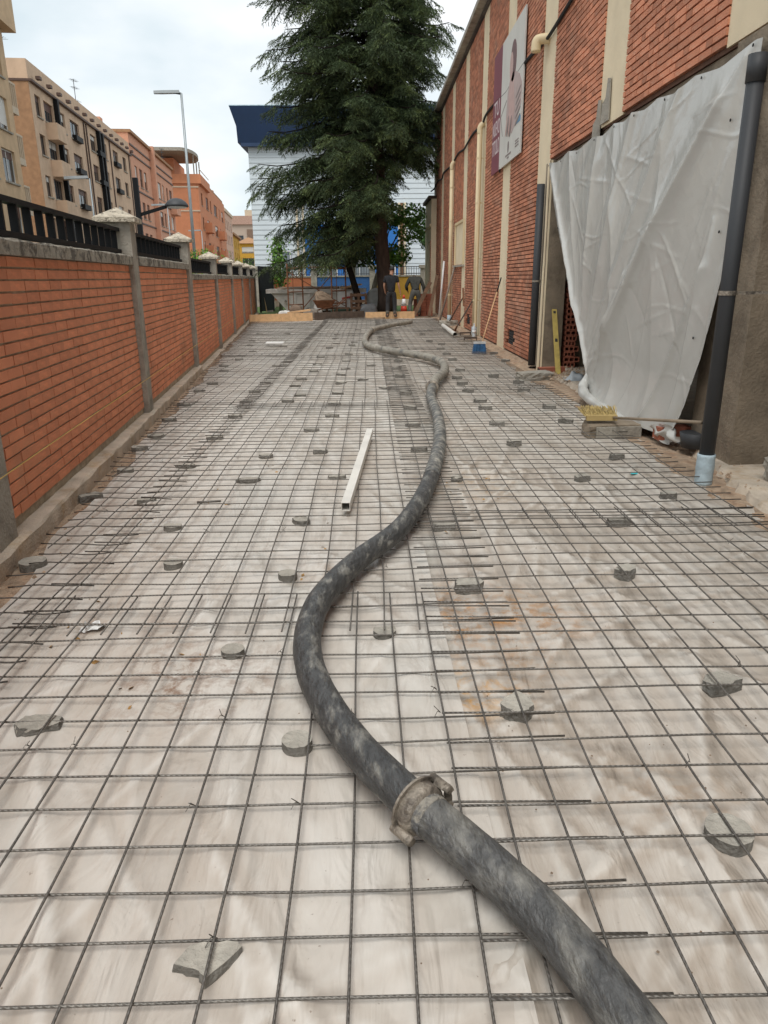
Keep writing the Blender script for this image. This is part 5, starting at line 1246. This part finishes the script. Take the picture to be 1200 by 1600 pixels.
# long brown block
m_brown = material('brown_brickwork', (.58,.41,.28), .9, .1, 1.5, .2, 30); m_brown2 = material('darker_brown_brickwork', (.34,.19,.10), .9, .15, 3, .3, 20)
h = house('apartment_building', 'long brown brick apartment block with black steel columns and rafter ends', FN, 54.2)
Lh = 32.3
rows = [(1.5,2.9),(4.4,5.8),(7.2,8.6),(9.9,11.25),(12.35,13.7)]
cols = [(.9,2.1),(2.8,5.0),(5.9,7.9),(9.3,11.9),(15.4,17.4),(19.4,21.4),(24.0,26.2),(28.4,30.0)]
facade(h, 0, Lh, 0, 14.25, cols, rows, m_brown, seed=2, style=3, depth=.5)
MB().box(-9,-.003,-.05,-.0,0,14.25).build('end_wall', m_brown2, h)
MB().box(-9,.0,0,Lh,14.4,15.6).build('parapet', m_brown, h); MB().box(-9,.25,-.1,Lh,14.253,14.397).build('cornice', m_frame, h)
MB().prism([(-9,15.6),(-.3,15.6),(-4.5,17.0)], 6, Lh-1, lambda a,b,d:(a,d,b)).build('roof', m_brown, h)
for k in range(14): MB().box(.252,.55,.8+k*2.35,1.25+k*2.35,14.55,14.75).build('rafter_end', m_frame, h)
for yy in (5.2,17.7,18.9): MB().box(.02,.34,yy,yy+.34,0,14.24).build('steel_column', m_black, h)
for (yy,kk) in ((2.75,0),(9.5,1),(17.2,2),(23.9,3)):       # balconies beside the columns
    for z in (4.2,7.0,9.7,12.15):
        if kk == 0: MB().box(.002,.75,yy,yy+2.2,z-1.0,z+.1).build('balcony', m_brown, h)
        else: q = MB().box(.002,.35,yy,yy+2.0,z+.05,z+.45).build('balcony_rail', m_black, h)
for yy in (13.4,14.2,22.6,31.5): MB().tube([(.06,yy,0),(.06,yy,14.2)],.06,6).build('downpipe', m_frame, h)
def antenna(loc, hgt, label):
    b = MB().tube([(0,0,0),(0,0,hgt)],.03,6); r = random.Random(int(hgt*10))
    for z in (.97,.8,.5):
        b.tube([(-.1,-.55*z,hgt*z),(.1,.7*z,hgt*z)],.018,5)
        for k in range(4): b.tube([(-.3,-.4*z+.3*k,hgt*z),(.3,-.4*z+.3*k,hgt*z)],.01,4)
    o = b.build('antenna', m_pvc); o.location = loc; tag(o, label, 'antenna', 'roof antennas')
antenna(wl(FN-2.5, 57.5, 15.6), 4.2, 'tall roof antenna standing over the near end of the long brown block')
antenna(wl(FN-2.5, 76.5, 15.8), 3.6, 'thin roof antenna over the middle of the long brown block')
antenna(wl(FN-1.0, 116, 17.1), 2.4, 'small roof antenna at the far corner of the salmon block')
# salmon block
m_salm = material('salmon_brickwork', (.60,.31,.20), .9, .08, 1.5, .2, 30)
h = house('apartment_building', 'salmon pink brick apartment block with white shutters', FN, 86.8)
facade(h, 0, 30, 0, 16.7, [(2.0,3.4),(4.6,6.4),(7.4,9.0),(13.8,15.6),(16.8,19.2),(20.2,21.6),(23.6,25.0),(26.2,28.6)], [(2.0,3.6),(5.0,6.7),(8.3,10.1),(11.7,13.7)], m_salm, style=2, seed=3)
MB().box(.003,.55,12.2,13.2,0,17.2).build('pier', m_salm, h)
for z in (7.6,11.0,14.6,15.5): MB().box(.003,.12,0,12.1,z,z+.16).box(.003,.12,13.3,30,z,z+.16).build('string_course', m_frame, h)
MB().box(-9,.3,-.1,30.1,16.703,17.0).build('cornice', m_brown2, h); MB().box(-4,-3,1.2,2.4,17.0,18.4).build('chimney', m_salm, h)
for z in (4.6,7.9,11.3): MB().box(.003,.9,26,30,z-.9,z).build('balcony', m_salm, h)
# orange block with curved canopy
m_orng = material('orange_brickwork', (.54,.22,.11), .9, .08, 1.2, .2, 30)
h = house('apartment_building', 'orange brick apartment block with curved roof canopy behind the tall street lamp', FN+2.5, 128)
facade(h, 0, 48, 0, 17.2, [(3,5),(10,14),(17,19),(24,30),(34,36),(40,44)], [(2.5,4.3),(5.8,7.6),(9.4,11.4),(13.2,15.2)], m_orng, seed=4, core=11)
MB().box(-11,-.3,-.06,-.002,0,17.2).build('end_wall', m_orng, h)
for z in (12.0,15.6): MB().box(-11,.03,-.14,-.062,z,z+.2).build('string_course', m_crm, h)
MB().box(-11,.5,-.3,14,16.2,17.6).build('terrace', m_orng, h); MB().box(-10,-4,3,16,17.6,20.4).build('penthouse', m_orng, h)
MB().prism([(2.0*math.cos(a)-2.2+.0, 4+7*math.sin(a)) for a in [R(-90+15*k) for k in range(13)]]+[(-12,11),(-12,-3)], 20.6,21.1, lambda a,b,d:(a,b,d)).build('canopy', m_conc, h)
for yy in (1,5,9): MB().tube([(-.6,yy,17.6),(-.6,yy,20.6)],.1,8).build('canopy_post', m_conc, h)
MB().box(.3,.4,-.2,13.9,18.3,18.4).build('rail', m_wframe, h)
for (yy,z) in ((6,10.6),(6,6.9),(6,3.4),(31,10.6),(31,6.9)): MB().box(.003,1.2,yy,yy+5,z-1.5,z+.1).build('balcony', m_orng, h)
MB().box(-11,-.3,16,48,17.203,17.9).build('parapet', m_brown2, h); MB().box(-3,-2,46,48,17.9,20).build('chimney', m_orng, h)
h = house('apartment_building', 'pale pink and cream apartment block beyond the orange one', FN+2.0, 180)
facade(h, 0, 24, 0, 16.3, [(2,4),(7,9),(12,14),(18,21)], [(2.5,4.5),(6,8),(9.5,11.5),(12.8,14.8)], material('pale_pink_render',(.60,.40,.30),.9,.05), seed=5); MB().box(-9,.3,-.1,24,16.303,17).build('cornice', m_crm, h)
m_yel = material('yellow_ochre_render', (.55,.31,.04), .9, .08)
h = house('apartment_building', 'ochre yellow narrow house beyond the pale pink block', FN+1.5, 206)
facade(h, 0, 30, 0, 12.6, [(3,5),(10,12),(17,19),(24,26)], [(3,5),(6.4,8.4),(9.6,11.4)], m_yel, seed=6); MB().box(-9,.7,-.4,30,12.603,13.1).build('roof', m_brown2, h)
h = thing('yellow_house', 'ochre yellow house facing the camera with two windows and hipped roof', 'house', wl(-11.5, 246), WA-R(90))
facade(h, -4, 5.5, 0, 12, [(-2.5,1.2)], [(2.5,4.5),(5.2,7.6),(9.2,11)], m_yel, style=1, seed=7)
b = MB(); b.add([(.6,-4.6,12.0),(.6,6.1,12.0),(-9.6,6.1,12.0),(-9.6,-4.6,12.0),(-3.5,-.5,14),(-5.5,-.5,14)],[(0,1,4),(1,2,5,4),(2,3,5),(3,0,4,5),(3,2,1,0)]); b.build('roof', m_brown2, h)
h = thing('far_apartment_block', 'far beige apartment block with glazed galleries at the end of the street', 'apartment building', wl(-13, 345), WA-R(90))
facade(h, -26, 16, 0, 24, [(-24,-14),(-12,-6),(1.5,8.5),(10,15)], [(4,7),(8,11),(12,15),(16.3,19.5)], material('far_beige',(.45,.36,.29),.9,.05), seed=8)
MB().box(-.2,.4,-4.5,-.5,0,22).build('stair_tower', material('brown_panel',(.2,.13,.09),.8), h); MB().box(-9,.8,-26.5,16.5,24.003,27.5).build('roof', material('pinkish_roof',(.42,.27,.21),.9), h); MB().box(-6,-1,-5,3,27.5,30).build('roof_tower', m_crm, h)

# ------------------------------------------------------------------ street lamps
def street_lamp(n, s, hgt, head, label, arm=1.0, r=.07):
    t = thing('street_lamp', label, 'street lamp', wl(n,s,0), WA, 'street lamps along the road')
    MB().tube([(0,0,0),(0,0,hgt)],[r*1.2,r*.75],10).build('pole', material('galvanised_steel',(.30,.33,.34),.45,.1,3,metal=.3), t, smooth=True)
    MB().tube([(0,0,hgt-.02),(-arm*.3,0,hgt+.03)],[r*.7,r*.6],8).build('arm', m_pvc, t)
    MB().prism([(-.1,-.13),(-.1,.13),(-arm*.7,.16),(-arm,.10),(-arm,-.10),(-arm*.7,-.16)],hgt+.0,hgt+.14,lambda a,b,d:(a,b,d+.05*(a/arm))).build('lamp_head', material('lamp_grey',(.42,.45,.46),.4,.05), t); return t
street_lamp(-4.0, 41.9, 11.1, 0, 'tall grey street lamp with flat head rising behind the wall pillars', 1.45, .085)
street_lamp(-9.5, 42.5, 6.9, 0, 'small grey street lamp in front of the brown block', 1.35, .05)
street_lamp(-9.5, 70, 7.9, 0, 'small grey street lamp nearest to the black modern lamp', 1.4, .05)
street_lamp(-9.5, 96, 7.2, 0, 'small grey street lamp in front of the salmon block under the black lamp arm', 1.6, .06)
ml = thing('modern_lamp', 'black modern street lamp with dome head on a side arm', 'street lamp', wl(-6, 37.0, 0), WA)
MB().box(-.12,.12,-.14,.14,0,6.3).build('pole', m_black, ml); MB().bar((.1,0,4.6),(1.35,.3,5.0),.12,.16).build('arm', m_black, ml)
MB().lathe([(.02,.42),(.25,.38),(.45,.26),(.58,.10),(.6,.0),(.52,.0)],20,lambda x,y,z:(1.85+x,.4+y,5.0+z)).build('lamp_dome', m_pvc, ml, smooth=True); MB().lathe([(.5,.002),(.48,-.05),(.1,-.09)],18,lambda x,y,z:(1.85+x,.4+y,5.0+z)).build('diffuser', m_white, ml, smooth=True)

# ------------------------------------------------------------------ shrubs behind the railing
def shrub(n, s, w, l, h0, h1, label, seed, mat=m_leaf, N=2200):
    r = np.random.default_rng(seed); t = thing('shrub', label, 'shrub', wl(n,s,0), WA, 'street shrubs behind the wall')
    c = np.stack([r.normal(0,w,N), r.uniform(-l,l,N), h0+(h1-h0)*r.random(N)**.7+.12*np.sin(np.arange(N))],1); link('foliage', leaf_mesh('foliage', c, .09, mat, r), t)
    MB().tube([(0,0,0),(0,0,h0+.3)],.04,6).tube([(0,l*.5,0),(.05,l*.5,h0+.3)],.03,6).tube([(0,-l*.5,0),(.05,-l*.5,h0+.3)],.03,6).build('stem', m_limb, t)
shrub(-1.3, 1.4, .25, 1.5, .5, 1.92, 'green shrub behind the nearest black railing', 3)
shrub(-1.6, 4.5, .25, 1.2, .5, 1.75, 'low green shrub behind the railing beside the first pillar', 4)
shrub(-2.2, 27, .5, 1.3, .8, 2.5, 'green shrub at the foot of the tall grey street lamp', 5)
shrub(-2.5, 62, .9, 6, 1.0, 3.0, 'bright green hedge at the far end of the street wall', 6)
